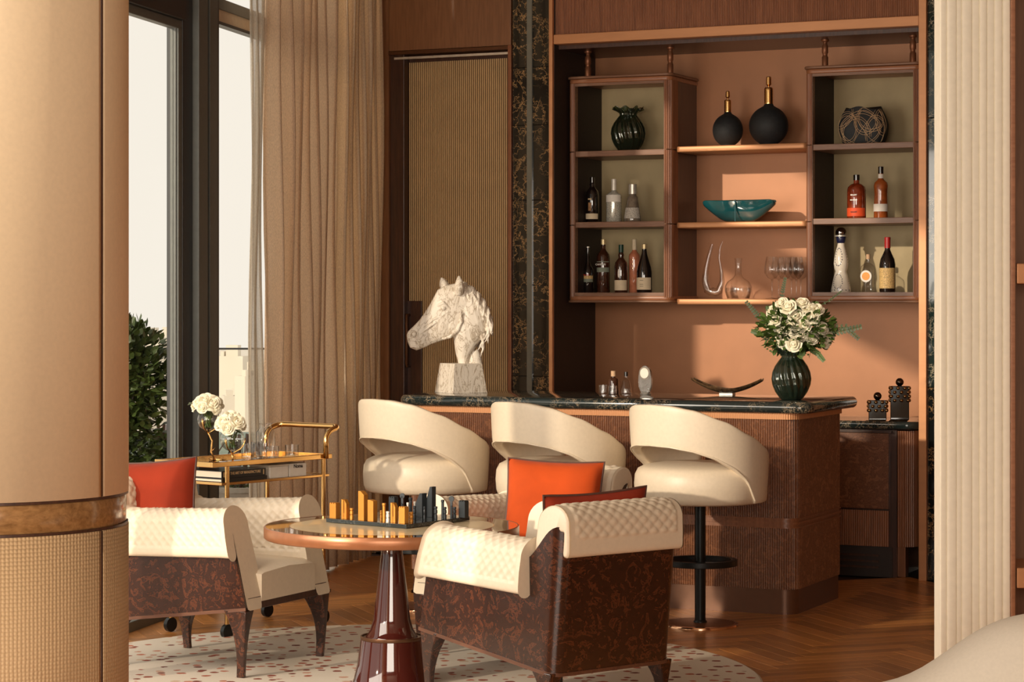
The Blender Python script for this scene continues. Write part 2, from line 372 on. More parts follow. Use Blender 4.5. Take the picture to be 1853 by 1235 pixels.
def text(body, size, name, mat, parent, loc, rot=(pi/2, 0, 0), ext=.0006, wx=1.0):
    c = bpy.data.curves.new(name, 'FONT'); c.body = body; c.size = size; c.extrude = ext; c.align_x = 'CENTER'; c.align_y = 'CENTER'; c.resolution_u = 2; c.offset = size*.015
    t = bpy.data.objects.new('tmp', c); COL.objects.link(t); dg = bpy.context.evaluated_depsgraph_get(); dg.update()
    me = bpy.data.meshes.new_from_object(t.evaluated_get(dg)); bpy.data.objects.remove(t); me.materials.clear(); me.materials.append(M[mat])
    o = bpy.data.objects.new(name, me); COL.objects.link(o); o.parent = parent; o.location = loc; o.rotation_euler = rot; o.scale = (wx, 1, 1); return o

# ================================================================= STRUCTURE
YW, YT, YC = 13.85, 13.20, 13.38           # back wall, trim plane, cabinet fronts
XL, XR = -5.84, -3.52                      # opening of the bar niche
FP = [(3.3, -3.2), (3.3, 13.95), (-7.3, 13.95)]
_a = W(-1.06, 14.98); _v = W(-.226, -1); _q = (-3.2-_a.y)/_v.y; _n = Vector((_v.y, -_v.x, 0)).normalized()*.10
FP += [(_a.x-.12, 13.6), (_a.x+_v.x*_q-.12, -3.2)]
fl = struct(MB().prism(FP, -.2, -.012).build('floor', 'floor_base', smooth=False))
struct(MB().prism(FP, 4.2, 4.35).build('ceiling', 'ceiling', smooth=False))
struct(MB().box(3.2, 3.4, -3, 13.9, 0, 4.2).build('wall_right', 'wall', smooth=False))
wb = struct(MB().box(-5.9, -3.45, YW, YW+.1, 0, 4.2).build('wall_back', 'copper_wall', smooth=False))
struct(MB().box(-7.3, 3.2, YW+.1, YW+.25, 0, 4.2).build('wall_rear_core', 'wall', smooth=False)).name = 'wall_back_core'
# horizontal seam in the copper
# --- herringbone planks
Lp, Wp = .54, .09
def plank_mesh(L, Wd, nm):
    m = MB(); e = .0012; h = .010
    a, b = L/2-.0006, Wd/2-.0006
    lo = [(-a, -b), (a, -b), (a, b), (-a, b)]; hi = [(-a+e, -b+e), (a-e, -b+e), (a-e, b-e), (-a+e, b-e)]
    m.loft([[Vector((x, y, -h)) for x, y in lo], [Vector((x, y, -e)) for x, y in lo], [Vector((x, y, 0)) for x, y in hi]])
    me = bpy.data.meshes.new(nm); me.from_pydata(m.v, [], m.f); me.materials.append(M['plank']); return me, m
pme, pmb = plank_mesh(Lp, Wp, 'plank')
spots = []
R45 = Matrix.Rotation(radians(45), 4, 'Z')
n6 = int(Lp/Wp)
for i in range(-110, 110):
    for j in range(-14, 15):
        for kind in (0, 1):
            if kind == 0: u, v, a = i*Wp+Lp/2+j*2*Lp, (i+.5)*Wp, 0
            else: u, v, a = (i+.5)*Wp, (i-2*n6+1)*Wp+Lp/2+j*2*Lp, 90
            p = R45 @ Vector((u, v, 0)) + Vector((-4.0, 9.0, 0))
            if -9.0 < p.x < 1.0 and 4.5 < p.y < 13.15: spots.append((p, a+45))
def seen(p):
    d = -SA*p.x+CA*p.y; l = CA*p.x+SA*p.y
    if d < 9.2: return False
    x = CX+F*l/d; y = CY+F*EYE/d
    if not (180 < x < 1740 and y < 1260): return False
    rl, rd = l+.53, d-9.93
    if (rl/1.45)**2+(rd/1.4)**2 < 1: return False         # under the rug
    if p.y > 11.55 and p.x < -3.8: return False           # under the bar
    return p.y < 13.3
vis = sorted([s for s in spots if seen(s[0])], key=lambda s: s[0].length)
parts, rest = vis[:300], vis[300:]+[s for s in spots if not seen(s[0])]
for p, a in parts:
    o = bpy.data.objects.new('plank', pme); COL.objects.link(o); o.parent = fl; o.location = p; o.rotation_euler = (0, 0, radians(a))
rb = MB()
for p, a in rest:
    mt = Matrix.Translation(p) @ Matrix.Rotation(radians(a), 4, 'Z'); rb.add([mt @ Vector(q) for q in pmb.v], pmb.f)
tag(rb.build('planks', 'plank', fl, smooth=False), kind='stuff')

# --- window wall (runs from the back-left corner towards the viewer, 12 degrees off square)
WD = (W(-.226, -1)/W(-.226, -1).length); WN = Vector((-WD.y, WD.x, 0))
if WN.x < 0: WN = -WN                      # points into the room
W0 = W(-1.06, 14.98)
def wp(t, n=0, z=0): return W0 + WD*(t*1.0252) + WN*n + Vector((0, 0, z))
def wbox(mb, t0, t1, n0, n1, z0, z1):
    P = [wp(t0, n0), wp(t1, n0), wp(t1, n1), wp(t0, n1)]
    return mb.loft([[p+Vector((0, 0, z0)) for p in P], [p+Vector((0, 0, z1)) for p in P]])
wl = struct(wbox(wbox(MB(), -.5, 15, -.06, .02, -.02, .05), -.5, 15, -.10, .06, 3.95, 4.2).build('wall_left', 'frame', smooth=False, bevel=.004))
win1 = struct(wbox(MB(), -.2, 2.49, -.03, .03, 3.20, 3.26).build('window_1', 'frame', smooth=False, bevel=.003))
wbox(MB(), -.2, 2.49, -.02, .02, 3.135, 3.20).build('blind_cassette', 'frame_lt', win1, smooth=False)
wbox(MB(), -.2, 2.49, -.03, .025, 3.118, 3.135).build('glazing_bar', 'frame_dk', win1, smooth=False)
wbox(MB(), -.2, 2.49, -.004, .004, .05, 3.118).build('pane', 'pane', win1, smooth=False)
wbox(MB(), -.2, 2.49, -.004, .004, 3.26, 3.95).build('pane', 'pane', win1, smooth=False)
wbox(MB(), 2.49, 2.52, -.07, .05, .05, 3.95).build('mullion_edge', 'frame_dk', win1, smooth=False, bevel=.003)
wbox(MB(), 2.52, 2.64, -.06, .055, .05, 3.95).build('mullion', 'frame', win1, smooth=False, bevel=.004)
wbox(MB(), 2.64, 2.70, -.05, .03, .05, 3.95).build('mullion_gap', 'frame_dk', win1, smooth=False)
wbox(MB(), 2.70, 2.83, -.06, .065, .05, 3.95).build('mullion', 'frame', win1, smooth=False, bevel=.004)
win2 = struct(wbox(wbox(MB(), 2.83, 2.97, -.06, .03, .05, 3.95), 2.97, 5.6, -.06, .05, 3.07, 3.36).build('window_2', 'frame_dk', smooth=False, bevel=.004))
wbox(wbox(MB(), 2.97, 3.02, -.022, .026, .08, 3.04), 2.97, 5.55, -.022, .026, 3.025, 3.07).build('sash', 'frame', win2, smooth=False, bevel=.003)
wbox(MB(), 3.02, 3.03, -.012, .014, .08, 3.03).build('glazing_bead', 'frame', win2, smooth=False)
wbox(MB(), 3.03, 5.55, -.004, .004, .08, 3.03).build('pane', 'pane', win2, smooth=False)
wbox(MB(), 2.97, 5.55, -.004, .004, 3.36, 3.95).build('pane', 'pane', win2, smooth=False)
for k in range(2):
    t = 5.6+k*2.6
    wk = struct(wbox(MB(), t, t+.2, -.06, .06, .05, 3.95).build('window_%d' % (k+3), 'frame', smooth=False, bevel=.004))
    wbox(MB(), t+.2, t+2.6, -.004, .004, .05, 3.95).build('pane', 'pane', wk, smooth=False)

struct(wbox(MB(), 10.9, 18.2, -.12, .02, 0, 4.2).build('wall_left_near', 'wall', smooth=False))  # unseen solid section added to keep the sun off the fluted pillar
# --- back wall left of the niche: dark frame, brown panel, reeded gold door, marble
struct(MB().box(-7.36, -7.001, YT, YT+.6, 0, 4.2).build('wall_back_left', 'brown_wood', smooth=False))
t1 = struct(MB().box(-7.0, -6.90, YT+.02, YT+.5, 0, 3.215).build('trim_1', 'dark_wood', smooth=False, bevel=.004))
t2 = struct(MB().box(-7.0, -6.135, YT, YT+.55, 3.225, 4.2).build('trim_2', 'brown_wood', smooth=False, bevel=.004))
MB().box(-7.0, -6.135, YT-.01, YT+.3, 3.200, 3.222).build('door_head_rail', 'bronze', t2, smooth=False, bevel=.002)
MB().box(-6.97, -6.16, YT+.015, YT+.035, 3.172, 3.186).build('metal_track', 'silver', t2, smooth=False)
dr = struct(MB().box(-6.90, -6.15, YT+.089, YT+.14, 0, 3.20).build('door_1', 'dark_wood', smooth=False, bevel=.003))
rdm = MB(); nre = 53; pt_ = (.75-.006)/nre
for i in range(nre):
    xa = -6.898+pt_*i; rw = pt_*.72
    rdm.loft([[Vector((xa+rw/2-rw/2*cos(pi*q/8), YT+.088-.007*sin(pi*q/8), z)) for q in range(9)] for z in (.02, 3.155)], False, False)
tag(rdm.build('reeds', 'gold_panel', dr, ang=80), kind='stuff')
MB().box(-6.905, -6.80, YT+.07, YT+.088, .9, 1.62).build('lock_plate', 'dark_wood', dr, smooth=False, bevel=.002)
hx = -6.885
h = MB().tube([(hx, YT+.085, 1.20), (hx, YT+.03, 1.20), (hx, YT+.025, 1.22), (hx, YT+.025, 1.51), (hx, YT+.03, 1.53), (hx, YT+.085, 1.53)], .008, 8).build('door_handle', 'bronze', dr)
t3 = struct(MB().box(-6.148, -6.125, YT-.02, YT+.3, 0, 3.225).build('trim_3', 'copper_dk', smooth=False, bevel=.002))
mw = struct(MB().box(-6.125, -5.855, YT+.05, YT+.3, 0, 4.2).build('wall_marble_left', 'dark_in', smooth=False))
zs = [0, .55, 1.15, 1.72, 2.25, 2.72, 3.08, 3.62, 4.2]
for a, b in zip(zs, zs[1:]):
    MB().box(-6.123, -5.862, YT, YT+.055, a+.0015, b-.0015).build('marble_slab', 'marble', mw, smooth=False, bevel=.0015)
MB().box(-6.02, -5.985, YT-.012, YT+.001, 0, 4.2).build('mirror_strip', plain('grey_glass_strip', (.17, .18, .155), .08, coat=1, var=.05), mw, smooth=False)
mr = struct(MB().box(-3.475, -3.0, YT+.05, YT+.3, 0, 4.2).build('wall_marble_right', 'dark_in', smooth=False))
for a, b in zip([0, 1.12, 2.68, 4.2], [1.12, 2.68, 4.2]):
    MB().box(-3.475, -3.0, YT, YT+.055, a+.002, b-.002).build('marble_slab', 'marble' if b < 1.2 else 'marble_g', mr, smooth=False, bevel=.0015)
struct(MB().box(-3.0, 3.2, YT+.02, YT+.5, 0, 4.2).build('wall_back_right', 'brown_wood', smooth=False))
struct(MB().box(XL-.022, XL, YT-.03, YW, 0, 4.2).build('trim_4', 'copper_dk', smooth=False, bevel=.002))
MB().box(XL-.020, XL+.004, YT-.034, YT-.005, 0, 4.2).build('copper_edge', 'copper', bpy.data.objects['trim_4'], smooth=False, bevel=.002)
MB().box(XL, XL+.006, YT, YW, 0, 4.2).build('dark_reveal', 'dark_in', bpy.data.objects['trim_4'], smooth=False)
struct(MB().box(XR, XR+.045, YT-.03, YW, 0, 4.2).build('trim_5', 'copper', smooth=False, bevel=.002))
tc = struct(MB().box(XL+.005, XR-.002, YT-.02, YW, 3.215, 3.275).build('trim_6', 'copper', smooth=False, bevel=.004))
reeded([(XL+.005, YT+.01), (XR-.002, YT+.01)], .011, .004, 3.278, 4.15).build('reeded_frieze', 'reed_wood', tc, ang=80)
MB().box(XL+.005, XR-.002, YT+.06, YW, 3.19, 3.214).build('soffit', 'dark_wood', tc, smooth=False)

# ================================================================= CURTAINS
def curtain(name, t0, t1, n0, folds, amp, mat, label, z1=4.0, seed=1, gather=.0, cat='curtain', sub=12):
    rnd = random.Random(seed); ph = [rnd.uniform(-.35, .35) for _ in range(folds+2)]; am = [rnd.uniform(.65, 1.15) for _ in range(folds+2)]
    cols = folds*sub; rows = 14; rings = []
    for r in range(rows+1):
        z = .015+(z1-.015)*r/rows; row = []
        for c in range(cols+1):
            q = c/sub; i = int(q); fr = q-i; i = min(i, folds)
            A = am[i]*(1-fr)+am[i+1]*fr; P = ph[i]*(1-fr)+ph[i+1]*fr
            g = gather*(1-z/z1)
            t = t0+g+(t1-t0-2*g*.6)*(q/folds)
            row.append(wp(t+.02*sin(2*pi*q*2+P), n0+amp*A*sin(2*pi*q+P+.18*sin(z*1.7+i))+.012*sin(z*2.3+i*1.7), z))
        rings.append(row)
    o = MB().loft(rings, False, False).build(name, mat, solid=.003, ang=180)
    return tag(o, label, cat)
curtain('drape', -.13, .88, .20, 9, .055, 'drape', 'beige pleated floor-length drape beside the reeded gold door', seed=4, gather=.05)
curtain('sheer_curtain', 0.90, 2.04, .17, 7, .055, 'sheer', 'taupe sheer curtain hanging between the window and the beige drape', seed=9, gather=-.02)
curtain('white_voile', 2.06, 2.20, .13, 2, .02, 'sheer_w', 'narrow white voile edge beyond the taupe sheer curtain', seed=3, gather=-.03)
struct(wbox(MB(), 0, 15, .02, .34, 4.02, 4.1).build('trim_7', 'frame', smooth=False))

# ================================================================= OUTSIDE
struct(MB().add([W(-14, 10.6, -.06), W(-1.4, 19.5, -.06), W(-9, 19.5, -.06), W(-16, 19.5, -.06)], [(0, 1, 2, 3)]).build('balcony_floor', 'deck', smooth=False, solid=.04)).name = 'floor_balcony'
rl = thing('balcony_railing', 'glass balcony railing with thin dark top rail above the grey-green parapet', 'railing', W(-3.0, 17.6, 0), YAW)
def lb(x0, x1, y0, y1, z0, z1): return MB().box(x0, x1, y0, y1, z0, z1)
lb(-4, 2.2, -.02, .02, 1.25, 1.265).build('top_rail', 'frame_dk', rl, smooth=False)
for k in range(4): lb(-4+k*1.55, -2.47+k*1.55, -.006, .006, .64, 1.25).build('glass_panel', 'pane', rl, smooth=False)
lb(-4, 2.2, -.12, .12, -.04, .62).build('parapet', 'teal_wall', rl, smooth=False, bevel=.01)
def leaf_verts(p, d, up, L, Wd):
    d = d.normalized(); s = d.cross(up)
    if s.length < .01: s = d.orthogonal()
    s.normalize(); u = s.cross(d)
    return [p, p+d*L*.35+s*Wd*.5+u*L*.04, p+d*L*.7+s*Wd*.42, p+d*L, p+d*L*.7-s*Wd*.42, p+d*L*.35-s*Wd*.5+u*L*.04], [(0, 1, 2, 3, 4, 5)]
def shrub(loc, blobs, n, label, cat, leaf, pot=None, seed=1, group=None):
    rnd = random.Random(seed); t = thing('potted_shrub', label, cat, loc)
    mb = MB()
    for k in range(n):
        c, r = blobs[rnd.randrange(len(blobs))] if rnd.random() < .5 else blobs[0]
        v = Vector((rnd.gauss(0, 1), rnd.gauss(0, 1), rnd.gauss(0, 1))).normalized(); q = rnd.random()**.4
        p = Vector((c[0]+v.x*r[0]*q, c[1]+v.y*r[1]*q, c[2]+v.z*r[2]*q))
        d = v+Vector((rnd.uniform(-.9, .9), rnd.uniform(-.9, .9), rnd.uniform(-.3, 1.0)))
        vs, fs = leaf_verts(p, d, Vector((rnd.uniform(-1, 1), rnd.uniform(-1, 1), 1)), leaf*rnd.uniform(.7, 1.2), leaf*.5); mb.add(vs, fs)
    tag(mb.build('foliage', 'leaf_out', t, smooth=False), kind='stuff')
    z0 = pot[1] if pot else .1
    tk = MB()
    for k in range(5):
        a = k*1.3; tk.tube([(0.02*cos(a), .02*sin(a), z0-.05), (.06*cos(a), .06*sin(a), z0+.3), (.15*cos(a), .15*sin(a), blobs[0][0][2]+.15)], [.012, .01, .005], 6)
    tk.build('stems', 'dark_wood', t)
    if pot:
        r, hh = pot
        MB().lathe([(r*.72, 0), (r*.8, .02), (r, hh-.03), (r*1.05, hh-.03), (r*1.05, hh), (r*.94, hh), (r*.92, hh-.05), (.01, hh-.05)], 28).build('planter', 'pot', t)
    return t
shrub(W(-2.22, 13.1, -.04), [((0, 0, 1.22), (.30, .30, .34)), ((.02, 0, .95), (.25, .28, .32)), ((-.05, 0, .75), (.22, .26, .22)), ((-.1, 0, 1.3), (.26, .26, .25))], 4200, 'tall dense green shrub in a round grey planter outside the window', 'shrub', .062, (.30, .66), 2)
shrub(W(-2.06, 13.9, -.04), [((0, 0, .74), (.22, .2, .13)), ((.1, 0, .70), (.18, .2, .1))], 1100, 'low bushy shrub growing behind the tall shrub by the mullion', 'shrub', .05, (.24, .62), 5)
shrub(W(-1.63, 13.9, -.04), [((0, 0, .58), (.10, .12, .08))], 160, 'small sparse plant in a wide pale planter beneath the drinks trolley view', 'shrub', .05, (.27, .56), 6)
gp = struct(MB().add([(-2500, 100, -60), (600, 100, -60), (600, 2600, -60), (-2500, 2600, -60)], [(0, 1, 2, 3)]).build('ground_city', 'ground', smooth=False))
rnd = random.Random(5); used = []
for k in range(60):
    d = rnd.uniform(500, 2300); l = -d*rnd.uniform(.095, .175); hh = rnd.uniform(5, 16)+(18 if rnd.random() < .2 else 0); ww = rnd.uniform(14, 40)
    if len(used) > 22 or any((W(l, d)-u).length < 75 for u in used): continue
    used.append(W(l, d))
    m = MB().box(-ww/2, ww/2, -ww/3, ww/3, 0, hh).box(-ww/4, ww/4, -ww/5, ww/5, hh, hh*1.15+3).box(-ww/2.2, -ww/3.2, -ww/4, 0, hh, hh+3)
    o = m.build('city_building', 'city', smooth=False); o.location = W(l, d, -60); o.rotation_euler = (0, 0, rnd.uniform(0, 1.5))
    tag(o, 'pale hazy city building far beyond the balcony glass', 'building', 'hazy city buildings beyond the balcony')

# ================================================================= BAR COUNTER
BX0, BX1, BY0, BY1, BZ = -5.96, -3.70, 11.44, 12.22, 1.10
bar = thing('bar_counter', 'long bar of reeded burl wood on a copper plinth behind the cream stools', 'bar', ((BX0+BX1)/2, (BY0+BY1)/2, 0))
ox, oy = -(BX0+BX1)/2, -(BY0+BY1)/2
def bpath(i, r=.075): return [Vector((p.x+ox, p.y+oy, 0)) for p in round_path([Vector((BX0+i, BY1-i*.2, 0)), Vector((BX0+i, BY0+i, 0)), Vector((BX1-i, BY0+i, 0)), Vector((BX1-i, BY1-i*.2, 0))], r, 8)]
def wall_strip(path, z0, z1, mb=None): return (mb or MB()).loft([[p+Vector((0, 0, z0)) for p in path], [p+Vector((0, 0, z1)) for p in path]], False, False)
reeded(bpath(.006), .0125, .0045, .498, 1.008).build('reeded_panel', 'burl_bar', bar, ang=80)
reeded(bpath(.006), .0125, .0045, .130, .446).build('reeded_panel', 'burl_bar', bar, ang=80)
mb = MB()
for z0, z1, i in ((.446, .453, -.002), (.453, .466, .006), (.466, .478, -.001), (.478, .491, .006), (.491, .498, -.002)): wall_strip(bpath(i), z0, z1, mb)
wall_strip(bpath(.007), .445, .50, mb); mb.build('groove_moulding', 'reed_wood', bar)
reeded(bpath(-.006), .0125, .003, 1.008, 1.040).build('fascia', 'copper', bar, ang=80)
pk = bpath(.012)
MB().prism([(p.x, p.y) for p in pk], 0, .130).build('plinth', plain('plinth_copper', (.15, .066, .034), .4, metal=.4, var=.05), bar, ang=50)
MB().prism([(p.x, p.y) for p in bpath(.014)], .131, 1.0395).build('carcass', 'dark_wood', bar, ang=50)
def slab(path, z0, z1, r, mb=None):
    mb = mb or MB(); n = len(path); c = sum(path, Vector())/n; rings = []
    for k in range(-4, 5):
        a = k/4*pi/2*.98; off = r*(1-cos(a)); z = (z0+z1)/2+(z1-z0)/2*sin(a)/sin(pi/2*.98)
        ring = []
        for i, p in enumerate(path):
            t = (path[(i+1) % n]-path[i-1]).normalized(); nn = Vector((t.y, -t.x, 0)); ring.append(p-nn*off+Vector((0, 0, z)))
        rings.append(ring)
    return mb.loft(rings)
def rect_path(x0, x1, y0, y1, r, n=6):
    pts = [(x0, y0), (x1, y0), (x1, y1), (x0, y1)]; out = []
    for i in range(4):
        p = Vector((*pts[i], 0)); a = (Vector((*pts[i-1], 0))-p).normalized(); b = (Vector((*pts[(i+1) % 4], 0))-p).normalized(); rr = r[i] if isinstance(r, (list, tuple)) else r
        c = p+(a+b)*rr
        for k in range(n+1):
            th = k/n*pi/2; out.append(c-b*rr*cos(th)-a*rr*sin(th))
    return out
sl = slab(rect_path(BX0-.04+ox, BX1+.09+ox, BY0-.045+oy, BY1+.03+oy, [.08, .08, .02, .02]), 1.0402, BZ, .026)
top = sl.build('bar_worktop', 'marble_top', None, ang=60); top.location = ((BX0+BX1)/2, (BY0+BY1)/2, 0)
tag(top, 'dark marble worktop with gold veins lying along the reeded bar', 'worktop')

# ================================================================= BACK COUNTER (right end seen past the bar)
bc = thing('back_counter', 'dark burl back counter with rounded reeded corner under the niche', 'counter', (-4.7, 13.5, 0))
cx, cy = 4.7, -13.5
def cp(i, r=.10): return [Vector((p.x+cx, p.y+cy, 0)) for p in round_path([Vector((XL+.02, 13.26+i, 0)), Vector((XR-.05-i, 13.26+i, 0)), Vector((XR-.05-i, 13.62, 0))], r, 8)]
x2 = -3.72+cx
reeded([p for p in cp(0)][1:], .0135, .0045, .18, .86).build('reeded_corner', 'reed_wood', bc, ang=80)
MB().box(XL+.02+cx, x2, 13.245+cy, 13.30+cy, .40, .845).build('burl_door', 'burl_bar', bc, smooth=False, bevel=.003)
reeded([(XL+.02+cx, 13.250+cy), (x2, 13.250+cy)], .0135, .004, .18, .39).build('reeded_panel', 'reed_wood', bc, ang=80)
MB().box(XL+.02+cx, x2+.02, 13.235+cy, 13.27+cy, .848, .858).build('pull_rail', 'dark_wood', bc, smooth=False)
MB().box(XL+.02+cx, XR-.155+cx, 13.265+cy, YW-.01+cy, .0, .865).build('carcass', 'dark_wood', bc, smooth=False)
MB().box(XR-.20+cx, XR-.11+cx, 13.29+cy, 13.36+cy, 0, .18).build('foot', 'copper_dk', bc, smooth=False, bevel=.004)
MB().box(XL+.02+cx, XR-.18+cx, 13.255+cy, 13.29+cy, 0, .178).build('vent_panel', 'dark_in', bc, smooth=False)
for k in range(3): MB().box(-4.3+cx, -3.78+cx, 13.248+cy, 13.256+cy, .05+k*.035, .062+k*.035).build('vent_slat', 'dark_wood', bc, smooth=False)
ct = slab(rect_path(XL+.02+cx, XR-.02+cx, 13.22+cy, YW-.002+cy, [.01, .08, .01, .01]), .870, .915, .012).build('counter_top', 'marble_top', None, ang=60)
ct.location = (-4.7, 13.5, 0); tag(ct, 'dark marble top of the back counter under the copper wall', 'worktop')

# ================================================================= WALL CABINETS AND SHELVES
def cabinet(x0, x1, label, r=.05, left_r=.02):
    z0, z1 = 1.61, 3.035; cxm = (x0+x1)/2; D = YW-YC
    t = thing('wall_cabinet', label, 'cabinet', (cxm, YC, z0), 0, None); h = z1-z0; a = (x1-x0)/2; pw = .048
    for s in (-1, 1):
        xo = s*a; xi = s*(a-pw)
        rr = .042
        for k, (q0, q1) in enumerate(((.030, .483), (.489, .943), (.949, h-.050))):
            if s > 0: path = round_path([Vector((xi, .004, 0)), Vector((xo-.006, .004, 0)), Vector((xo-.006, .13, 0))], rr, 7)
            else: path = round_path([Vector((xo+.006, .13, 0)), Vector((xo+.006, .004, 0)), Vector((xi, .004, 0))], rr, 7)
            reeded(path, .0115, .004, q0, q1).build('reeded_corner', 'reed_wood', t, ang=80)
        for zz in (.486, .946):
            if s > 0: path = round_path([Vector((xi, .004, 0)), Vector((xo-.009, .008, 0)), Vector((xo-.009, D, 0))], rr, 5)
            else: path = round_path([Vector((xo+.009, D, 0)), Vector((xo+.009, .008, 0)), Vector((xi, .004, 0))], rr, 5)
            wall_strip(path, zz-.004, zz+.004).build('pinstripe', 'bronze', t)
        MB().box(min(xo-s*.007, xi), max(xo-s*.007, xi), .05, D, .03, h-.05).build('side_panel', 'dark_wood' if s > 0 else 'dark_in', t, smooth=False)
        MB().box(min(xi-s*.003, xi), max(xi-s*.003, xi), .006, .05, .03, h-.05).build('inner_post', 'shelf_wood', t, smooth=False)
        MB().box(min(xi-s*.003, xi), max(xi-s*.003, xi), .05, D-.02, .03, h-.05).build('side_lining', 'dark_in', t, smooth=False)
    ai = a-pw-.003
    MB().box(-ai, ai, D-.03, D-.015, .03, h-.05).build('back_panel', 'back_panel', t, smooth=False)
    for zt in (.505, .950):
        MB().box(-ai, ai, .012, D-.03, zt-.036, zt).build('shelf', 'shelf_wood', t, smooth=False, bevel=.003)
    def cap(zz, dz, o, m, nm): slab(rect_path(-a-o, a+o, -o, D, [.05, .055, .002, .002]), zz, zz+dz, .004).build(nm, m, t, ang=50)
    cap(0, .014, .006, 'shelf_wood', 'base_edge'); cap(.014, .026, .0, 'shelf_lip', 'base_slab'); 
    MB().box(-ai, ai, .005, D-.03, .040, .062).build('floor_board', 'shelf_wood', t, smooth=False)
    cap(h-.050, .026, .0, 'shelf_lip', 'top_rail'); cap(h-.022, .016, .008, 'shelf_wood', 'top_slab')
    MB().box(-ai, ai, .004, .03, h-.068, h-.051).build('head_rail', 'shelf_wood', t, smooth=False)
    return t
cabinet(-5.828, -5.13, 'left open wall cabinet of reeded walnut holding the green vase and eight bottles')
cabinet(-4.277, -3.56, 'right open wall cabinet of reeded walnut holding the black jar and five bottles')
for x, lab in ((1064, 'copper hanging post above the left cabinet, leftmost'), (1213, 'copper hanging post above the left cabinet near its right corner'),
               (1493, 'copper hanging post above the right cabinet near its left corner'), (1652, 'copper hanging post above the right cabinet by the right wall')):
    X, d = VY(x, YC+.06); 
    MB().lathe([(.010, 0), (.014, .002), (.014, .055), (.011, .06), (.011, .075), (.014, .08), (.014, .12), (.010, .13), (.010, .145), (.017, .15), (.017, .165), (.010, .17)], 16, (0, 0, 0), mod=lambda a, z: 1.35).build('hanging_post', 'copper_dk').location = (X, YC+.06, 3.031)
    o = COL.objects[-1]; tag(o, lab, 'post')
for i, (zt, lab) in enumerate(((2.575, 'top copper shelf between the cabinets holding the black bottles'), (2.105, 'middle copper shelf between the cabinets holding the teal bowl'), (1.633, 'bottom copper shelf between the cabinets holding the clear decanters'))):
    xm = (-5.13-4.277)/2
    o = slab(rect_path(-5.125-xm, -4.282-xm, 0, YW-13.44-.002, [.03, .03, .002, .002]), -.034, 0, .004).build('copper_shelf', 'copper', None, ang=50)
    o.location = (xm, 13.44, zt); tag(o, lab, 'shelf', None)

# ================================================================= SHELF OBJECTS
def tl(name, label, cat, x, Y, z, group=None, rz=0): return thing(name, label, cat, (VY(x, Y)[0], Y, z), rz, group)
def hpx(Y, x): return VY(x, Y)[1]/F          # metres per photo pixel there
def band(r, z0, z1, mat, parent, name='label', a0=-1.35, a1=1.35, shift=0, r2=None):
    """label wrapped round the front of a bottle"""
    n = 14; r2 = r2 or r; c = -pi/2-YAW*0+shift
    rows = [[Vector((rr*cos(c+a0+(a1-a0)*k/n), rr*sin(c+a0+(a1-a0)*k/n), z)) for k in range(n+1)] for rr, z in ((r, z0), (r2, z1))]
    return MB().loft(rows, False, False).build(name, mat, parent)
def bottle(x, Y, z, wpx, hp, prof, mat, label, capm=None, capz=.8, group=None, seg=28, bands=(), name='bottle'):
    """prof: (radius as share of half width, height as share of total); cap covers heights above capz"""
    k = hpx(Y, x); R = wpx*k/2; H = hp*k
    t = tl(name, label, 'bottle', x, Y, z, group)
    body = [(max(.0005, r*R), q*H) for r, q in prof if q <= (capz if capm else 1.01)]
    body = [(.0005, 0)] + body
    if capm: body.append((body[-1][0], capz*H))
    MB().lathe(body, seg).build('glass_body', mat, t, ang=50)
    if capm:
        nr = body[-1][0]*1.12
        MB().lathe([(nr, capz*H), (nr, H*.995), (nr*.85, H)], 16).build('cap', capm, t, ang=40)
    for (q0, q1, m, *ex) in bands:
        rr = ex[0] if ex else 1.0; r2 = ex[1] if len(ex) > 1 else rr
        band(R*rr+.0008, q0*H, q1*H, m, t, r2=R*r2+.0008)
    return t, R, H
WINE = [(.93, 0), (1, .02), (1, .50), (.86, .60), (.55, .70), (.34, .78), (.32, .95), (.36, .96), (.36, 1)]
BORD = [(.93, 0), (1, .02), (1, .60), (.9, .66), (.5, .72), (.36, .76), (.34, .95), (.38, .96), (.38, 1)]
ZL, ZM = 1.672, 2.115
Yb = 13.56
# left cabinet, lower shelf
t, R, H = bottle(1064, Yb, ZL, 21, 84, [(.9, 0), (1, .02), (1, .42), (.95, .50), (.6, .58), (.34, .66), (.28, .9), (.28, 1)], 'bottle_dark', 'small dark bottle with red and pale green label, leftmost on the lower left shelf', 'silver', .97,
       bands=((.30, .37, 'paper_y'), (.23, .30, 'paper_g')))
text('BAILEYS', .016, 'label_text', 'ink_red', t, (0, -R-.003, H*.38), wx=.9)
t, R, H = bottle(1092, Yb+.03, ZL, 24, 97, [(.93, 0), (1, .02), (1, .66), (.9, .72), (.5, .78), (.33, .82), (.33, 1)], 'bottle_brown', 'tall dark bitter bottle with large pale lettering, second on the lower left shelf', 'gold_foil', .90,
       bands=((.385, .47, 'paper_g', 1.0), (.57, .585, 'paper_g', 1.0)))
text('CAMPARI', .017, 'label_text', 'paper_w', t, (0, -R-.004, H*.525), wx=1.0)
t, R, H = bottle(1124, Yb, ZL, 24, 87, [(.93, 0), (1, .02), (1, .55), (.9, .63), (.45, .71), (.38, .74), (.44, .78), (.36, .83), (.33, .84), (.33, 1)], 'bottle_brown', 'brown whisky bottle with green foil neck and cream label, centre of lower left shelf', 'green_foil', .84,
       bands=((.05, .26, 'paper'),))
MB().add([Vector((.006*cos(a), -R-.0012, H*.40+.028*sin(a))) for a in [2*pi*k/20 for k in range(20)]], [tuple(range(20))]).build('oval_label', 'paper_w', t, smooth=False)
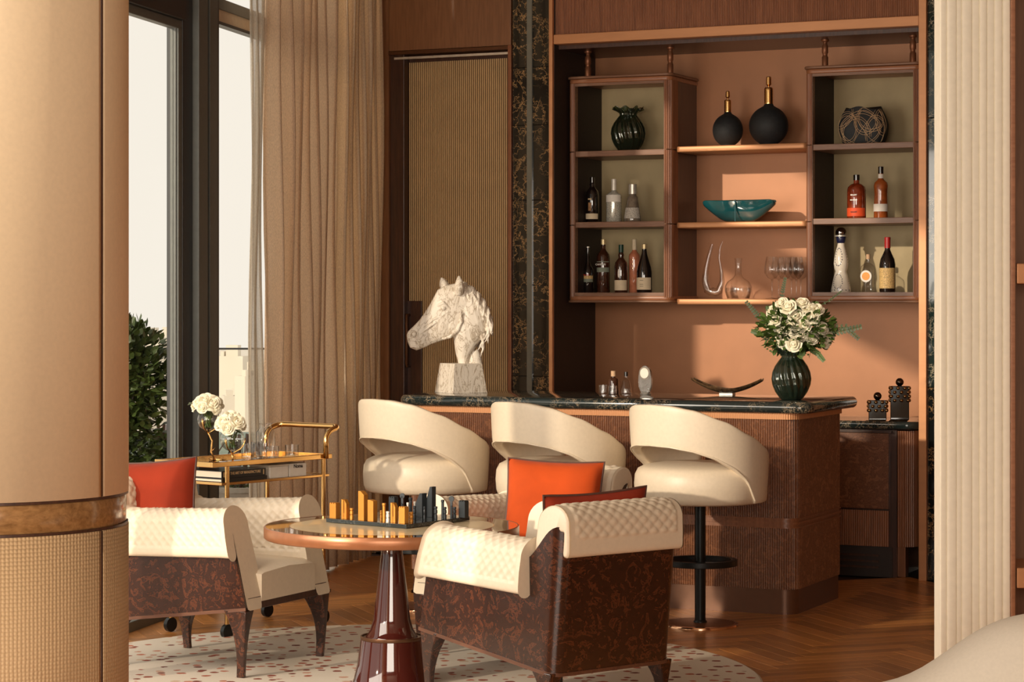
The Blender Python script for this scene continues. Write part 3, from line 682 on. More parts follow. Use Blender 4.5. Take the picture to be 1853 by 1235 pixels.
t, R, H = bottle(1148, Yb+.06, ZL, 21, 97, [(.9, 0), (1, .02), (1, .66), (.95, .71), (.55, .76), (.35, .79), (.33, 1)], 'rose_wine', 'tall bottle of pink rose wine with pale capsule, behind the black wine bottle', 'paper', .80, bands=())
for k in range(3): MB().box(-.005, .004, -R-.003, -R, H*(.60-.08*k), H*(.63-.08*k)).build('raised_mark', 'rose_gold', t, smooth=False, bevel=.001)
t, R, H = bottle(1166, Yb-.05, ZL, 28, 88, [(.95, 0), (1, .02), (1, .42), (.9, .52), (.62, .66), (.36, .80), (.30, .88), (.30, 1)], 'bottle_dark', 'black wine bottle with cream label and gold top, rightmost on the lower left shelf', 'gold_foil', .90,
       bands=((.06, .31, 'paper'),))
for q_ in (.13, .17, .25): MB().box(-.012, .012, -R-.0022, -R-.0012, H*q_, H*q_+.0018).build('label_print', 'ink', t, smooth=False)
# left cabinet, middle shelf
t, R, H = bottle(1072, Yb, ZM, 24, 83, [(.9, 0), (1, .02), (1, .60), (.9, .68), (.5, .76), (.36, .80), (.42, .84), (.32, .88), (.32, 1)], 'bottle_dark', 'dark rum bottle with gold print and a pale band, left on the middle left shelf', 'bottle_dark', .88,
       bands=((.08, .20, 'paper'),))
MB().box(-.010, .010, -R-.002, -R-.001, H*.26, H*.44).build('gold_print', plain('mottled_gold_print', (.30, .15, .06), .4, metal=.4, var=.9, scale=300), t, smooth=False)
MB().box(-.012, .012, -R-.002, -R-.001, H*.50, H*.53).build('gold_print_band', 'ink_gold', t, smooth=False)
t, R, H = bottle(1111, Yb, ZM, 28, 79, [(.95, 0), (1, .02), (1, .58), (.95, .64), (.5, .70), (.30, .73), (.30, 1)], 'silver_glass', 'clear square-shouldered gin bottle with white label, centre of the middle left shelf', 'white_cer', .74,
       bands=((.47, .63, 'paper_w'),))
t, R, H = bottle(1145, Yb, ZM, 32, 69, [(.95, 0), (1, .03), (.97, .12), (.60, .64), (.52, .68), (.42, .71), (.40, 1)], 'smoke_glass', 'flared conical gin bottle with snowy print, right on the middle left shelf', 'silver', .74)
band(R*.97+.001, H*.10, H*.38, plain('snowy_print', (.50, .46, .40), .6, var=.9, scale=320), t, r2=R*.80+.001, name='print')
# green twisted vases
def twisted_vase(loc, k, label, flowers=False, cat='vase'):
    t = thing('vase', label, cat, loc); n = 160; rings = []
    prof = [(.40, 0), (.52, .01), (.62, .05), (.80, .16), (.95, .30), (1.0, .42), (.96, .54), (.82, .66), (.62, .77), (.48, .84), (.50, .88), (.66, .94), (.84, .985), (.92, 1.0)]
    fine = []
    for (r0, z0), (r1, z1) in zip(prof, prof[1:]): fine += [(r0+(r1-r0)*q/5, z0+(z1-z0)*q/5) for q in range(5)]
    prof = fine+[prof[-1]]
    for i, (r, z) in enumerate(prof):
        ring = []
        fr = max(0, (z-.88)/.12)
        for a in [2*pi*q/n for q in range(n)]:
            rr = k[0]*r*(1+.050*min(1, z*6)*cos(16*(a+z*.55)))*(1+.10*fr*cos(8*a)); ring.append(Vector((rr*cos(a), rr*sin(a), k[1]*z+k[1]*.035*fr*sin(8*a))))
        rings.append(ring)
    m = MB(); m.loft(rings, False); m.f.append(tuple(range(n))[::-1]); m.build('glass_body', 'green_glass', t, ang=180, solid=.004)
    m2 = MB(); m2.loft([[Vector((p.x*.86, p.y*.86, p.z)) for p in r] for r in rings[10:42]]); 
    if flowers:
        m2.build('water', thin_glass('vase_water', (.55, .6, .45), .3), t)
        ms = MB(); rr = random.Random(3)
        for q in range(14):
            a = q*2.4; b = a+2.2
            ms.tube([(k[0]*.5*cos(a), k[0]*.5*sin(a), k[1]*.05), (k[0]*.1*cos(b), k[0]*.1*sin(b), k[1]*.6), (k[0]*.35*cos(b), k[0]*.35*sin(b), k[1]*1.05)], .0035, 5)
        ms.build('stems', 'stem', t)
    return t
k = hpx(13.58, 1137)
twisted_vase((VY(1137, 13.58)[0], 13.58, 2.56), (30*k, 79*k), 'dark green twisted glass vase with ruffled rim on the top shelf of the left cabinet')
# black bottle vases
def black_vase(x, wpx, hp, base, label):
    Y = 13.60; k = hpx(Y, x); R = wpx*k/2; H = hp*k; t = tl('bottle_vase', label, 'vase', x, Y, 2.575)
    bh = base*k
    pr = [(R*.45, 0)]+[(R*sin(a), bh*.5-bh*.5*cos(a)) for a in [pi*(.16+.70*q/14) for q in range(15)]]
    pr += [(R*.26, bh*1.0), (R*.21, bh*1.06)]
    MB().lathe([(.0005, 0)]+pr, 40, mod=lambda a, z: 1+.006*cos(24*a)).build('ceramic_body', 'black_ceramic', t, ang=70)
    z0 = bh*1.04; z1 = H*.84
    MB().lathe([(R*.22, z0)]+[(R*(.22+.012*(q % 2)), z0+(z1-z0)*q/12) for q in range(1, 12)]+[(R*.20, z1)], 20).build('gold_neck', 'brass', t)
    MB().lathe([(R*.06, z1), (R*.06, z1+.01), (R*.14, z1+.018), (R*.13, H-.004), (R*.09, H)], 14).build('crystal_stopper', 'brass', t)
black_vase(1317, 55, 101, 60, 'smaller round matt black bottle vase with gold neck on the top copper shelf')
black_vase(1391, 71, 125, 72, 'larger round matt black bottle vase with gold neck on the top copper shelf')
# teal bowl
Y = 13.58; k = hpx(Y, 1338); t = tl('winged_bowl', 'glossy teal winged ceramic bowl on the middle copper shelf', 'bowl', 1338, Y, 2.105)
rings = []
hw = 69*k; hh = 41*k
for q in range(-12, 13):
    u = q/12; au = abs(u); x = hw*u
    zb = hh*(.0 if au < .36 else ((au-.36)/.64)**1.0*.62+.0); zb = hh*(0 if au < .37 else ((au-.36)/.64)**1.35*.78)
    zt = hh*(1.0-.0*au) - (.003 if au > .95 else 0); dy = .075*(1-.55*au**2); 
    zt2 = zt if au < .97 else zb+.02
    w2 = dy*.35 if au < .4 else dy*(.35+.35*(au-.4))
    rings.append([Vector((x, -dy, zt2)), Vector((x, -dy*.82, (zt2+zb)/2)), Vector((x, -w2, zb)), Vector((x, w2, zb)), Vector((x, dy*.82, (zt2+zb)/2)), Vector((x, dy, zt2)), Vector((x, dy*.9, zt2)), Vector((x, w2*.7, zb+.012)), Vector((x, -w2*.7, zb+.012)), Vector((x, -dy*.9, zt2))])
MB().loft(rings).build('ceramic_body', 'teal', t, ang=70, sub=1)
MB().box(-.004, .004, -.080, -.074, .004, hh-.002).build('centre_ridge', 'teal', t, smooth=False, bevel=.002)
# U-shaped decanter
Y = 13.60; k = hpx(Y, 1290); t = tl('decanter', 'tall clear U-shaped decanter on the bottom copper shelf', 'decanter', 1291, Y, 1.633)
pts = [(-2, 99, 4.5), (-9, 76, 6), (-14, 54, 8), (-16, 34, 10), (-11, 16, 12), (0, 8.5, 13), (11, 14, 11), (17, 32, 7), (15, 52, 4.5), (11, 72, 3.2), (12, 88, 2.6), (17, 104, 2.2)]
sp = []; 
for (a, b) in zip(pts, pts[1:]):
    for q in (0, .5): sp.append(tuple(a[i]*(1-q)+b[i]*q for i in range(3)))
sp.append(pts[-1])
mb = MB().tube([(p[0]*k, 0, max(p[1], p[2])*k*1.0) for p in sp], [p[2]*k*.62 for p in sp], 18, cap=False).build('glass_body', 'glass', t)
MB().tube([(p[0]*k, 0, max(p[1], p[2])*k*1.0) for p in sp[5:17]], [p[2]*k*.55 for p in sp[5:17]], 14).build('inner_wall', 'glass', t)
# round decanter, wine glasses
def hollow(prof, th=.0018): return prof+[(max(.0006, r-th), z+ (th if i == len(prof)-1 else 0)) for i, (r, z) in reversed(list(enumerate(prof)))][:]
Y = 13.60; k = hpx(Y, 1336); t = tl('decanter', 'low round clear carafe with narrow neck on the bottom copper shelf', 'decanter', 1336, Y, 1.633)
MB().lathe([(.5*k, 1*k), (20*k, .5*k), (24*k, 14*k), (24.5*k, 22*k), (20*k, 31*k), (10*k, 38*k), (6*k, 44*k), (5.2*k, 60*k), (7*k, 74*k)], 36, cap=False).build('glass_body', 'glass', t, ang=180)
MB().lathe([(.5*k, 2*k), (18.5*k, 1.5*k), (22.5*k, 14*k), (22*k, 20*k)], 36, cap=False).build('thick_base', 'glass', t, ang=180)
def wine_glass(x, Y, z, label, gr):
    k = hpx(13.6, 1420); t = tl('wine_glass', label, 'glass', x, Y, z, gr)
    MB().lathe([(.5*k, 34*k), (8*k, 38*k), (13.5*k, 47*k), (14*k, 54*k), (12*k, 66*k), (10.2*k, 76*k)], 28, cap=False).build('bowl', 'glass', t, ang=180)
    MB().lathe([(12*k, 0), (11.5*k, .8*k), (2*k, 2*k), (1.0*k, 5*k), (1.0*k, 28*k), (2.4*k, 33.5*k), (.5*k, 34.2*k)], 20).build('stem_and_foot', 'glass', t, ang=60)
    return t
for i, (x, Y) in enumerate(((1397, 13.53), (1420, 13.56), (1441, 13.53), (1409, 13.68), (1432, 13.70), (1449, 13.66))):
    wine_glass(x, Y, 1.633, ('clear tulip wine glass, front row, nearest the round carafe', 'clear tulip wine glass, front row, middle of the cluster', 'clear tulip wine glass, front row, nearest the right cabinet', 'clear tulip wine glass, back row, nearest the round carafe', 'clear tulip wine glass, back row, middle of the cluster', 'clear tulip wine glass, back row, nearest the right cabinet')[i], 'wine glasses on the bottom copper shelf')
# right cabinet
Y = 13.58; k = hpx(Y, 1563); t = tl('lined_jar', 'squarish black jar with looping gold lines on the top shelf of the right cabinet', 'jar', 1563, Y, 2.56)
def jarpt(a, z, off=0):
    s_ = sin(pi*(.12+.70*z)); rx = 47*k*(.70+.30*s_)*1.0; 
    if z > .55: rx *= 1-.13*(z-.55)/.45
    e = .55; c, s2 = cos(a), sin(a)
    r = 1/((abs(c)**4+abs(s2)**4)**.25); zz = z*66*k+(.010*cos(4*a+.5)*max(0, z-.85)/.15)
    return Vector(((rx+off)*r*c*.93, (rx*.62+off)*r*s2*.9, zz))
rings = [[jarpt(2*pi*q/48, z/14) for q in range(48)] for z in range(15)]
MB().loft(rings).build('jar_body', 'black_ceramic', t, ang=60)
ln = MB(); rr = random.Random(12)
def jline(fn, n=40):
    pp = []
    for q in range(n+1):
        u, z = fn(q/n)
        if 0.02 < z < .99: pp.append(jarpt(u, z, .0012))
        else:
            if len(pp) > 3: ln.tube(pp, .0015, 4)
            pp = []
    if len(pp) > 3: ln.tube(pp, .0015, 4)
for cxx, cz, ra, rz in ((-2.15, .45, .42, .34), (-1.35, .62, .40, .30), (-1.7, .20, .55, .50), (-.9, .30, .38, .42), (-1.1, .75, .5, .35), (-2.4, .8, .45, .3), (-1.55, .42, .75, .42), (-.6, .6, .3, .3)):
    for g in (0, .055): jline(lambda s, cxx=cxx, cz=cz, ra=ra, rz=rz, g=g: (cxx+(ra+g)*cos(2*pi*s), cz+(rz+g*1.2)*sin(2*pi*s)))
jline(lambda s: (-2.5+1.9*s, .9-.8*s+.18*sin(6*s))); jline(lambda s: (-1.9+1.1*s, .05+.95*s))
ln.build('gold_lines', 'gold_lines', t, ang=180)
t, R, H = bottle(1550, Yb, 2.105, 34, 83, [(.95, 0), (1, .02), (1, .66), (.92, .73), (.6, .79), (.33, .81), (.30, .84), (.30, 1)], 'whisky', 'broad amber whiskey bottle with bright orange label on the middle right shelf', 'bottle_dark', .88,
       bands=((.09, .27, 'paper_o'),))
text('BULLEIT', .011, 'label_text', 'ink', t, (0, -R-.003, H*.18)); text('BULLEIT', .011, 'raised_letter', 'silver', t, (0, -R-.003, H*.55)); text('BOURBON', .009, 'raised_letter', 'silver', t, (0, -R-.003, H*.44))
t, R, H = bottle(1594, Yb, 2.105, 26, 97, [(.95, 0), (1, .02), (.92, .50), (1.0, .64), (.9, .70), (.5, .75), (.34, .78), (.32, 1)], 'whisky2', 'slender orange-amber whiskey bottle with white label and long neck on the middle right shelf', 'bottle_dark', .87,
       bands=((.16, .30, 'paper_w'), (.78, .86, 'paper_w', .36)))
# painted white bottle
Y = Yb; k = hpx(Y, 1522); t = tl('painted_bottle', 'tall white ceramic bottle painted with dark leaves and silver ball stopper, lower right cabinet', 'bottle', 1522, Y, ZL)
pr = [(.5, 0), (18, 0), (18.5, 3), (17, 12), (13, 30), (10.5, 38), (12.5, 44), (13.5, 52), (12.5, 62), (9.5, 76), (7, 84), (6.2, 89)]
MB().lathe([(a*k, b*k) for a, b in pr], 32).build('ceramic_body', 'white_cer', t, ang=60)
MB().lathe([(6.2*k, 89*k), (7.5*k, 91*k), (9*k, 100*k), (8*k, 102*k), (5*k, 101*k)], 20).build('painted_collar', 'ink_blue', t)
MB().lathe([(12*k*.95, 101*k), (11.5*k, 103*k), (4*k, 104*k)], 24).build('silver_disc', 'silver', t)
MB().sphere((0, 0, 108*k), 10*k, 20, 12).build('ball_stopper', plain('dark_chrome', (.35, .33, .32), .08, metal=1, var=.02), t)
pt = MB()
def prof_r(z):
    for (r0, z0), (r1, z1) in zip(pr[1:], pr[2:]):
        if z0 <= z <= z1: return r0+(r1-r0)*(z-z0)/max(1e-6, z1-z0)
    return 8
def dab(a, z, s=1.6):
    r = prof_r(z)*k+.0008; c = Vector((r*cos(a), r*sin(a), z*k)); tx = Vector((-sin(a), cos(a), 0)); up = Vector((0, 0, 1)); g = (a*37+z) % 3.1
    d1 = tx*cos(g)+up*sin(g); d2 = -tx*sin(g)+up*cos(g)
    pt.add([c+d1*s*k, c+d2*s*k*.55, c-d1*s*k, c-d2*s*k*.55], [(0, 1, 2, 3)])
for c0, rz, ra in ((20, 13, .55), (64, 16, .55)):
    for ca in (-pi/2-.15, -pi/2+1.9, -pi/2-2.2):
        for q in range(20): dab(ca+ra*cos(2*pi*q/20)+.05*(q % 2), c0+rz*sin(2*pi*q/20))
for q in range(16): dab(2*pi*q/16, 4, 1.9)
tag(pt.build('leaf_painting', 'ink_blue', t, smooth=False), kind='stuff')
t, R, H = bottle(1571, Yb, ZL, 29, 69, [(.95, 0), (1, .03), (1, .60), (.9, .68), (.55, .74), (.24, .78), (.22, .86), (.22, 1)], 'glass', 'short clear bottle with white oval label and orange disc, lower right cabinet', 'cork', .87)
MB().add([Vector((R*.72*cos(a), -R-.001, H*.42+.036*sin(a))) for a in [2*pi*q/24 for q in range(24)]], [tuple(range(24))]).build('oval_label', 'paper_w', t, smooth=False)
MB().add([Vector((R*.50*cos(a), -R-.002, H*.42+R*.5*sin(a))) for a in [2*pi*q/24 for q in range(24)]], [tuple(range(24))]).build('orange_disc', plain('orange_print', (.85, .33, .04), .5), t, smooth=False)
t, R, H = bottle(1606, Yb, ZL, 29, 100, [(.95, 0), (1, .02), (1, .50), (.88, .60), (.55, .70), (.34, .77), (.30, .90), (.36, .91), (.30, 1)], 'bottle_dark', 'black vermouth bottle with red capsule and gold label, rightmost in the lower right cabinet', 'red_foil', .80,
       bands=((.07, .44, 'paper_y'),))

# ================================================================= THINGS ON THE BAR
def tumbler(loc, r, h, label, gr=None, mat='glass'):
    t = thing('tumbler', label, 'glass', loc, 0, gr)
    MB().lathe([(.0006, .002), (r*.9, .002), (r, .004), (r, h), (r-.0015, h), (r*.88, .012), (.0006, .010)], 24, mod=lambda a, z: 1+.02*cos(12*a)).build('cut_glass_body', mat, t, ang=40); return t
for x, lab in ((1091, 'small clear cut-glass tumbler on the bar left of the corked brown bottle'), (1108, 'small clear cut-glass tumbler on the bar in front of the corked brown bottle')):
    X, d = VY(x, 12.0 if x == 1091 else 11.93); tumbler((X, 12.0 if x == 1091 else 11.93, BZ), 8*d/F, 16*d/F, lab)
t, R, H = bottle(1110, 12.06, BZ, 20, 41, [(.95, 0), (1, .03), (1, .55), (.85, .66), (.4, .71), (.35, .78), (.35, 1)], 'bottle_brown', 'small brown apothecary bottle with cork on the bar near the tumblers', 'cork', .76)
t, R, H = bottle(1133, 12.05, BZ, 22, 40, [(.95, 0), (1, .04), (.85, .25), (.62, .55), (.4, .64), (.30, .66), (.42, .72), (.30, .74), (.30, 1)], 'glass', 'small clear flared cruet with dark stopper on the bar', 'bottle_dark', .80)
MB().lathe([(.0006, .004), (R*.85, .004), (R*.75, H*.22), (.0006, H*.24)], 20).build('glass_base', 'glass', t)
Y = 11.98; k = hpx(Y, 1168); t = tl('crystal_award', 'upright oval crystal paperweight with frosted medallion on the bar', 'ornament', 1168, Y, BZ)
def ov(cz, a, b, y0, y1, mb): return mb.loft([[Vector((a*cos(q), y, cz+b*sin(q))) for q in [2*pi*j/36 for j in range(36)]] for y in (y0, y1)])
ov(26*k, 13*k, 27*k, -.012, .012, MB()).build('crystal_body', 'award', t, bevel=.003)
ov(39*k, 8.5*k, 9.5*k, -.018, -.012, MB()).build('medallion', 'white_cer', t, bevel=.002)
ov(39*k, 11*k, 12*k, -.0135, -.012, MB()).build('medallion_rim', 'smoke_glass', t)
mm = MB()
for q in range(9): mm.sphere((random.Random(q).uniform(-7, 7)*k, -.010, (6+q*2.4)*k), 2.6*k, 8, 6)
mm.build('crystal_facets', 'glass', t)
MB().lathe([(10*k, 0), (10.5*k, 2*k), (9*k, 5*k), (6*k, 6*k)], 24).build('base', 'award', t)
# horn-shaped bowl
Y = 12.06; k = hpx(Y, 1316); t = tl('horn_bowl', 'long crescent horn bowl on a small block foot on the bar', 'bowl', 1316, Y, BZ)
rings = []
for q in range(25):
    u = -1+2*q/24; x = 67*k*u; zc = (5+19*abs(u)**1.9)*k; ww = .050*(1-abs(u)**2.6*.55); hh = (9.5-4*abs(u))*k
    ring = [Vector((x-u*.006*0, ww*cos(a), zc-hh*.0+ (hh*sin(a) if sin(a) < 0 else 0)+8*k)) for a in [pi+pi*j/10 for j in range(11)]]
    ring += [Vector((x, ww*.86*cos(a), zc+hh*.8*sin(a)+8.2*k)) for a in [2*pi-pi*j/10 for j in range(11)]]
    rings.append(ring)
MB().loft(rings).build('bowl_body', 'horn', t, ang=60)
MB().box(-13*k, 13*k, -.025, .025, 0, 5*k).build('foot', 'silver', t, smooth=False, bevel=.002)
# glossy studded boxes on the back counter
def studded(x, Y, wpx, hp, rows, label):
    k = hpx(Y, x); a = wpx*k/2*.76; H = (hp-13)*k; t = tl('studded_box', label, 'box', x, Y, .915, None, radians(16))
    bb_ = MB().box(-a, a, -a, a, 0, H).build('box_body', 'box_black', t, smooth=False, bevel=.004)
    MB().sphere((0, 0, H+6.5*k), 7.4*k, 18, 12).build('ball_knob', plain('black_chrome', (.10, .07, .05), .1, metal=1, var=.02), t)
    n = 0
    for r in range(rows):
        z = H-4*k-r*7.4*k
        for s, (ax, ay) in enumerate(((1, 0), (0, 1))):
            for sg in (-1, 1):
                for q in range(3):
                    p = (q-1)*a*.72+(a*.18 if r % 2 else -a*.18)
                    c = (p, sg*a, z) if s == 0 else (sg*a, p, z)
                    MB().sphere(c, 3.5*k, 10, 6).build('stud', 'stud', bb_)
studded(1588, 13.42, 42, 49, 3, 'shorter glossy black box with bronze studs and ball knob on the back counter')
studded(1628, 13.50, 44, 74, 4, 'taller glossy black box with bronze studs and ball knob on the back counter')

# ================================================================= FLOWERS
def rose_mesh(r, seed):
    rnd = random.Random(seed); m = MB()
    for layer, (n, R0, tilt, hgt) in enumerate(((3, .22, .05, .62), (4, .42, .25, .62), (5, .66, .55, .56), (6, .92, .95, .46))):
        for q in range(n):
            a = 2*pi*q/n+layer*.7+rnd.uniform(-.15, .15); wid = 2*pi/n*.72; rows = []
            for i in range(4):
                u = i/3; row = []
                for j in range(5):
                    v = (j/4-.5)*2; aa = a+wid*v*(.35+.65*sin(pi*(.25+.6*u)))
                    rad = r*(R0*(.35+.65*u**.7)+tilt*.22*u**3+(.05*v*v)); z = r*(-.35+hgt*1.5*u-.22*v*v*u-tilt*.25*u**3)
                    row.append(Vector((rad*cos(aa), rad*sin(aa), z)))
                rows.append(row)
            m.loft(rows, False, False)
    m.sphere((0, 0, -.05*r), r*.52, 10, 6)
    return m
ROSES = []
for s_ in range(3):
    o = rose_mesh(1.0, s_).build('white_rose', 'petal', ang=180); ROSES.append(o.data); bpy.data.objects.remove(o)
def rose(loc, r, axis, label, group, i, name='white_rose'):
    o = bpy.data.objects.new(name, ROSES[i % 3]); COL.objects.link(o); o.location = loc; o.scale = (r, r, r)
    o.rotation_mode = 'QUATERNION'; o.rotation_quaternion = Vector(axis).to_track_quat('Z', 'Y') @ __import__('mathutils').Quaternion((0, 0, 1), i*1.1)
    return tag(o, label, 'flower', group)
# the large bouquet
Yv = 11.68; kx = hpx(Yv, 1432); VX = VY(1432, Yv)[0]
twisted_vase((VX, Yv, BZ), (34*kx, 92*kx), 'dark green twisted glass vase holding the white bouquet on the bar', True)
def bp(x, y, dy=0): return Vector((VY(x, Yv+dy)[0], Yv+dy, ZY(x, y, Yv+dy)))
FL = [(1398, 562, 13), (1404, 580, 12), (1412, 600, 13), (1396, 592, 11), (1426, 556, 14), (1440, 572, 13), (1430, 592, 14), (1446, 604, 15), (1462, 556, 12), (1470, 574, 13), (1418, 618, 13), (1436, 622, 14), (1455, 590, 12),
      (1488, 595, 11), (1500, 606, 11), (1508, 587, 10), (1496, 620, 10), (1452, 548, 11), (1390, 575, 10), (1414, 548, 11), (1480, 560, 11), (1470, 612, 11)]
rr = random.Random(4); cen = bp(1440, 600)
for i, (x, y, r) in enumerate(FL):
    dy = -.10+.10*((x-1440)/60)**2+rr.uniform(-.02, .04); p = bp(x, y, dy)
    vv = 'top' if y < 558 else 'upper part' if y < 578 else 'middle' if y < 597 else 'lower part' if y < 615 else 'bottom'
    hh_ = 'far left' if x < 1402 else 'left' if x < 1422 else 'centre' if x < 1450 else 'right' if x < 1482 else 'far right'
    rose(p, r*kx*1.02, (p-cen)+Vector((0, -.12, .04)), 'white rose at the %s, %s of the large bar bouquet' % (vv, hh_), 'white roses of the bar bouquet', i)
fo = MB()
for q in range(900):
    v = Vector((rr.gauss(0, 1), rr.gauss(0, 1), rr.gauss(0, .8))).normalized(); s_ = rr.random()**.4
    p = bp(1440, 592)+Vector((v.x*.20*s_, v.y*.15*s_, v.z*.13*s_-.01)); d = v+Vector((rr.uniform(-.5, .5), rr.uniform(-.5, .5), rr.uniform(-.3, .6)))
    vs, fs = leaf_verts(p, d, Vector((rr.uniform(-1, 1), rr.uniform(-1, 1), 1)), .045, .024); fo.add(vs, fs)
for q in range(60):
    v = Vector((rr.gauss(0, 1), -abs(rr.gauss(0, 1)), rr.gauss(0, .8))).normalized(); fo.sphere(bp(1440, 592)+Vector((v.x*.21, v.y*.16, v.z*.14-.02)), .006, 6, 4)
for q in range(18):
    a = q*2.4; fo.tube([bp(1434, 640)+Vector((.02*cos(a), .02*sin(a), 0)), bp(1434, 615)+Vector((.09*cos(a), .09*sin(a), 0))], .003, 5)
o = fo.build('bouquet_foliage', 'leaf', smooth=False); tag(o, 'green leaves and buds filling the large white bouquet on the bar', 'foliage', kind='stuff')
def sprig(pts, label, n=9, L=.034, mat='leaf_euc'):
    P = [bp(*p) for p in pts]; path = [P[0].lerp(P[1], q/6) if q <= 6 else P[1].lerp(P[2], (q-6)/6) for q in range(13)]
    t = thing('eucalyptus_sprig', label, 'sprig', tuple(P[0])); o0 = P[0]
    MB().tube([p-o0 for p in path], .0022, 5).build('stem', 'stem', t)
    lf = MB()
    for q in range(2, 13):
        d = (path[q]-path[q-1]).normalized()
        for s_ in (-1, 1):
            sd = Vector((0, -1, 0)).cross(d).normalized()*s_
            vs, fs = leaf_verts(path[q]-o0, sd*1.0+d*.7+Vector((0, -.3, 0)), Vector((0, -1, 0)), L*(.78-.03*q), L*.36); lf.add(vs, fs)
    tag(lf.build('leaves', mat, t, smooth=False), kind='stuff')
sprig([(1400, 600), (1372, 572), (1352, 548)], 'eucalyptus sprig reaching up-left out of the large bouquet')
sprig([(1410, 570), (1416, 530), (1421, 505)], 'eucalyptus sprig standing upright out of the large bouquet', L=.028)
sprig([(1480, 610), (1520, 600), (1556, 592)], 'longer eucalyptus sprig reaching far right out of the large bouquet', L=.042)
sprig([(1480, 600), (1530, 592), (1552, 612)], 'drooping eucalyptus sprig at the right of the large bouquet', L=.036)
sprig([(1450, 570), (1500, 545), (1522, 528)], 'thin twig reaching up-right in front of the painted bottle', L=.018)
sprig([(1462, 628), (1480, 640), (1490, 652)], 'short sprig hanging low at the right of the vase neck', L=.034, mat='leaf')
sprig([(1400, 618), (1376, 604), (1362, 600)], 'short leafy sprig pointing left out of the large bouquet', L=.034, mat='leaf')

# ================================================================= HORSE HEAD SCULPTURE
YH = 11.84; xh = 834; kh = hpx(YH, xh)
hl, hd = (xh-CX)/F*VY(xh, YH)[1], VY(xh, YH)[1]
hs = thing('horse_head_sculpture', 'white veined stone horse head facing left on a tapered pedestal, on the bar', 'sculpture', W(hl, hd, BZ), YAW)
PZ0 = 713
def hp(x, y): return ((x-xh)*kh, (PZ0-y)*kh)
sq = [(sx, sy) for sx, sy in ((-1, -1), (1, -1), (1, 1), (-1, 1))]
def pedr(s_, z): 
    a = radians(-60.5); return [Vector((s_*(x*cos(a)-y*sin(a)), s_*(x*sin(a)+y*cos(a)), z)) for x, y in sq]
MB().loft([pedr(.112, 0), pedr(.110, .006), pedr(.0885, 53*kh)]).build('pedestal', 'horse', hs, smooth=False, bevel=.002)
def lofted(secs, mb, seg=20, pw=.85):
    R = []
    for (x0, y0, x1, y1, hw) in secs:
        a = Vector((hp(x0, y0)[0], 0, hp(x0, y0)[1])); b = Vector((hp(x1, y1)[0], 0, hp(x1, y1)[1])); c = (a+b)/2; v = (a-b)/2
        R.append([c+v*(abs(cos(t))**pw*(1 if cos(t) > 0 else -1))+Vector((0, 1, 0))*hw*kh*(abs(sin(t))**pw*(1 if sin(t) > 0 else -1)) for t in [2*pi*q/seg for q in range(seg)]])
    return mb.loft(R)
hm = MB()
lofted([(736, 609, 738, 622, 4), (738, 603, 742, 632, 9), (747, 594, 754, 637, 11.5), (758, 583, 768, 632, 10.5), (768, 569, 780, 626, 11), (778, 553, 795, 621, 14), (785, 540, 808, 617, 18), (792, 527, 824, 612, 20), (806, 519, 843, 598, 20), (826, 515, 862, 585, 18), (842, 518, 866, 566, 12)], hm)
lofted([(838, 516, 830, 560, 12), (858, 522, 822, 580, 17), (876, 545, 820, 605, 22), (886, 572, 821, 618, 23), (884, 600, 823, 632, 21), (866, 626, 825, 645, 17), (852, 645, 828, 655, 14), (850, 662, 829, 664, 14)], hm)
lofted([(866, 632, 850, 645, 8), (872, 650, 846, 655, 10), (874, 662, 842, 664, 12)], hm)
for s_, (x, y) in ((-1, (831, 502)), (1, (798, 505))):
    ex = -19*kh if s_ < 0 else 15*kh
    b0 = hp(x+(-1 if s_ < 0 else 7), y+34 if s_ < 0 else y+22); tp = hp(x, y)
    hm.tube([(b0[0], ex, b0[1]), ((b0[0]*.6+tp[0]*.4)+.004, ex*1.15, b0[1]*.6+tp[1]*.4), ((b0[0]*.25+tp[0]*.75)+.003, ex*1.15, b0[1]*.25+tp[1]*.75), (tp[0], ex*1.05, tp[1])], [7*kh, 9.5*kh, 6.5*kh, 1.5*kh], 10)
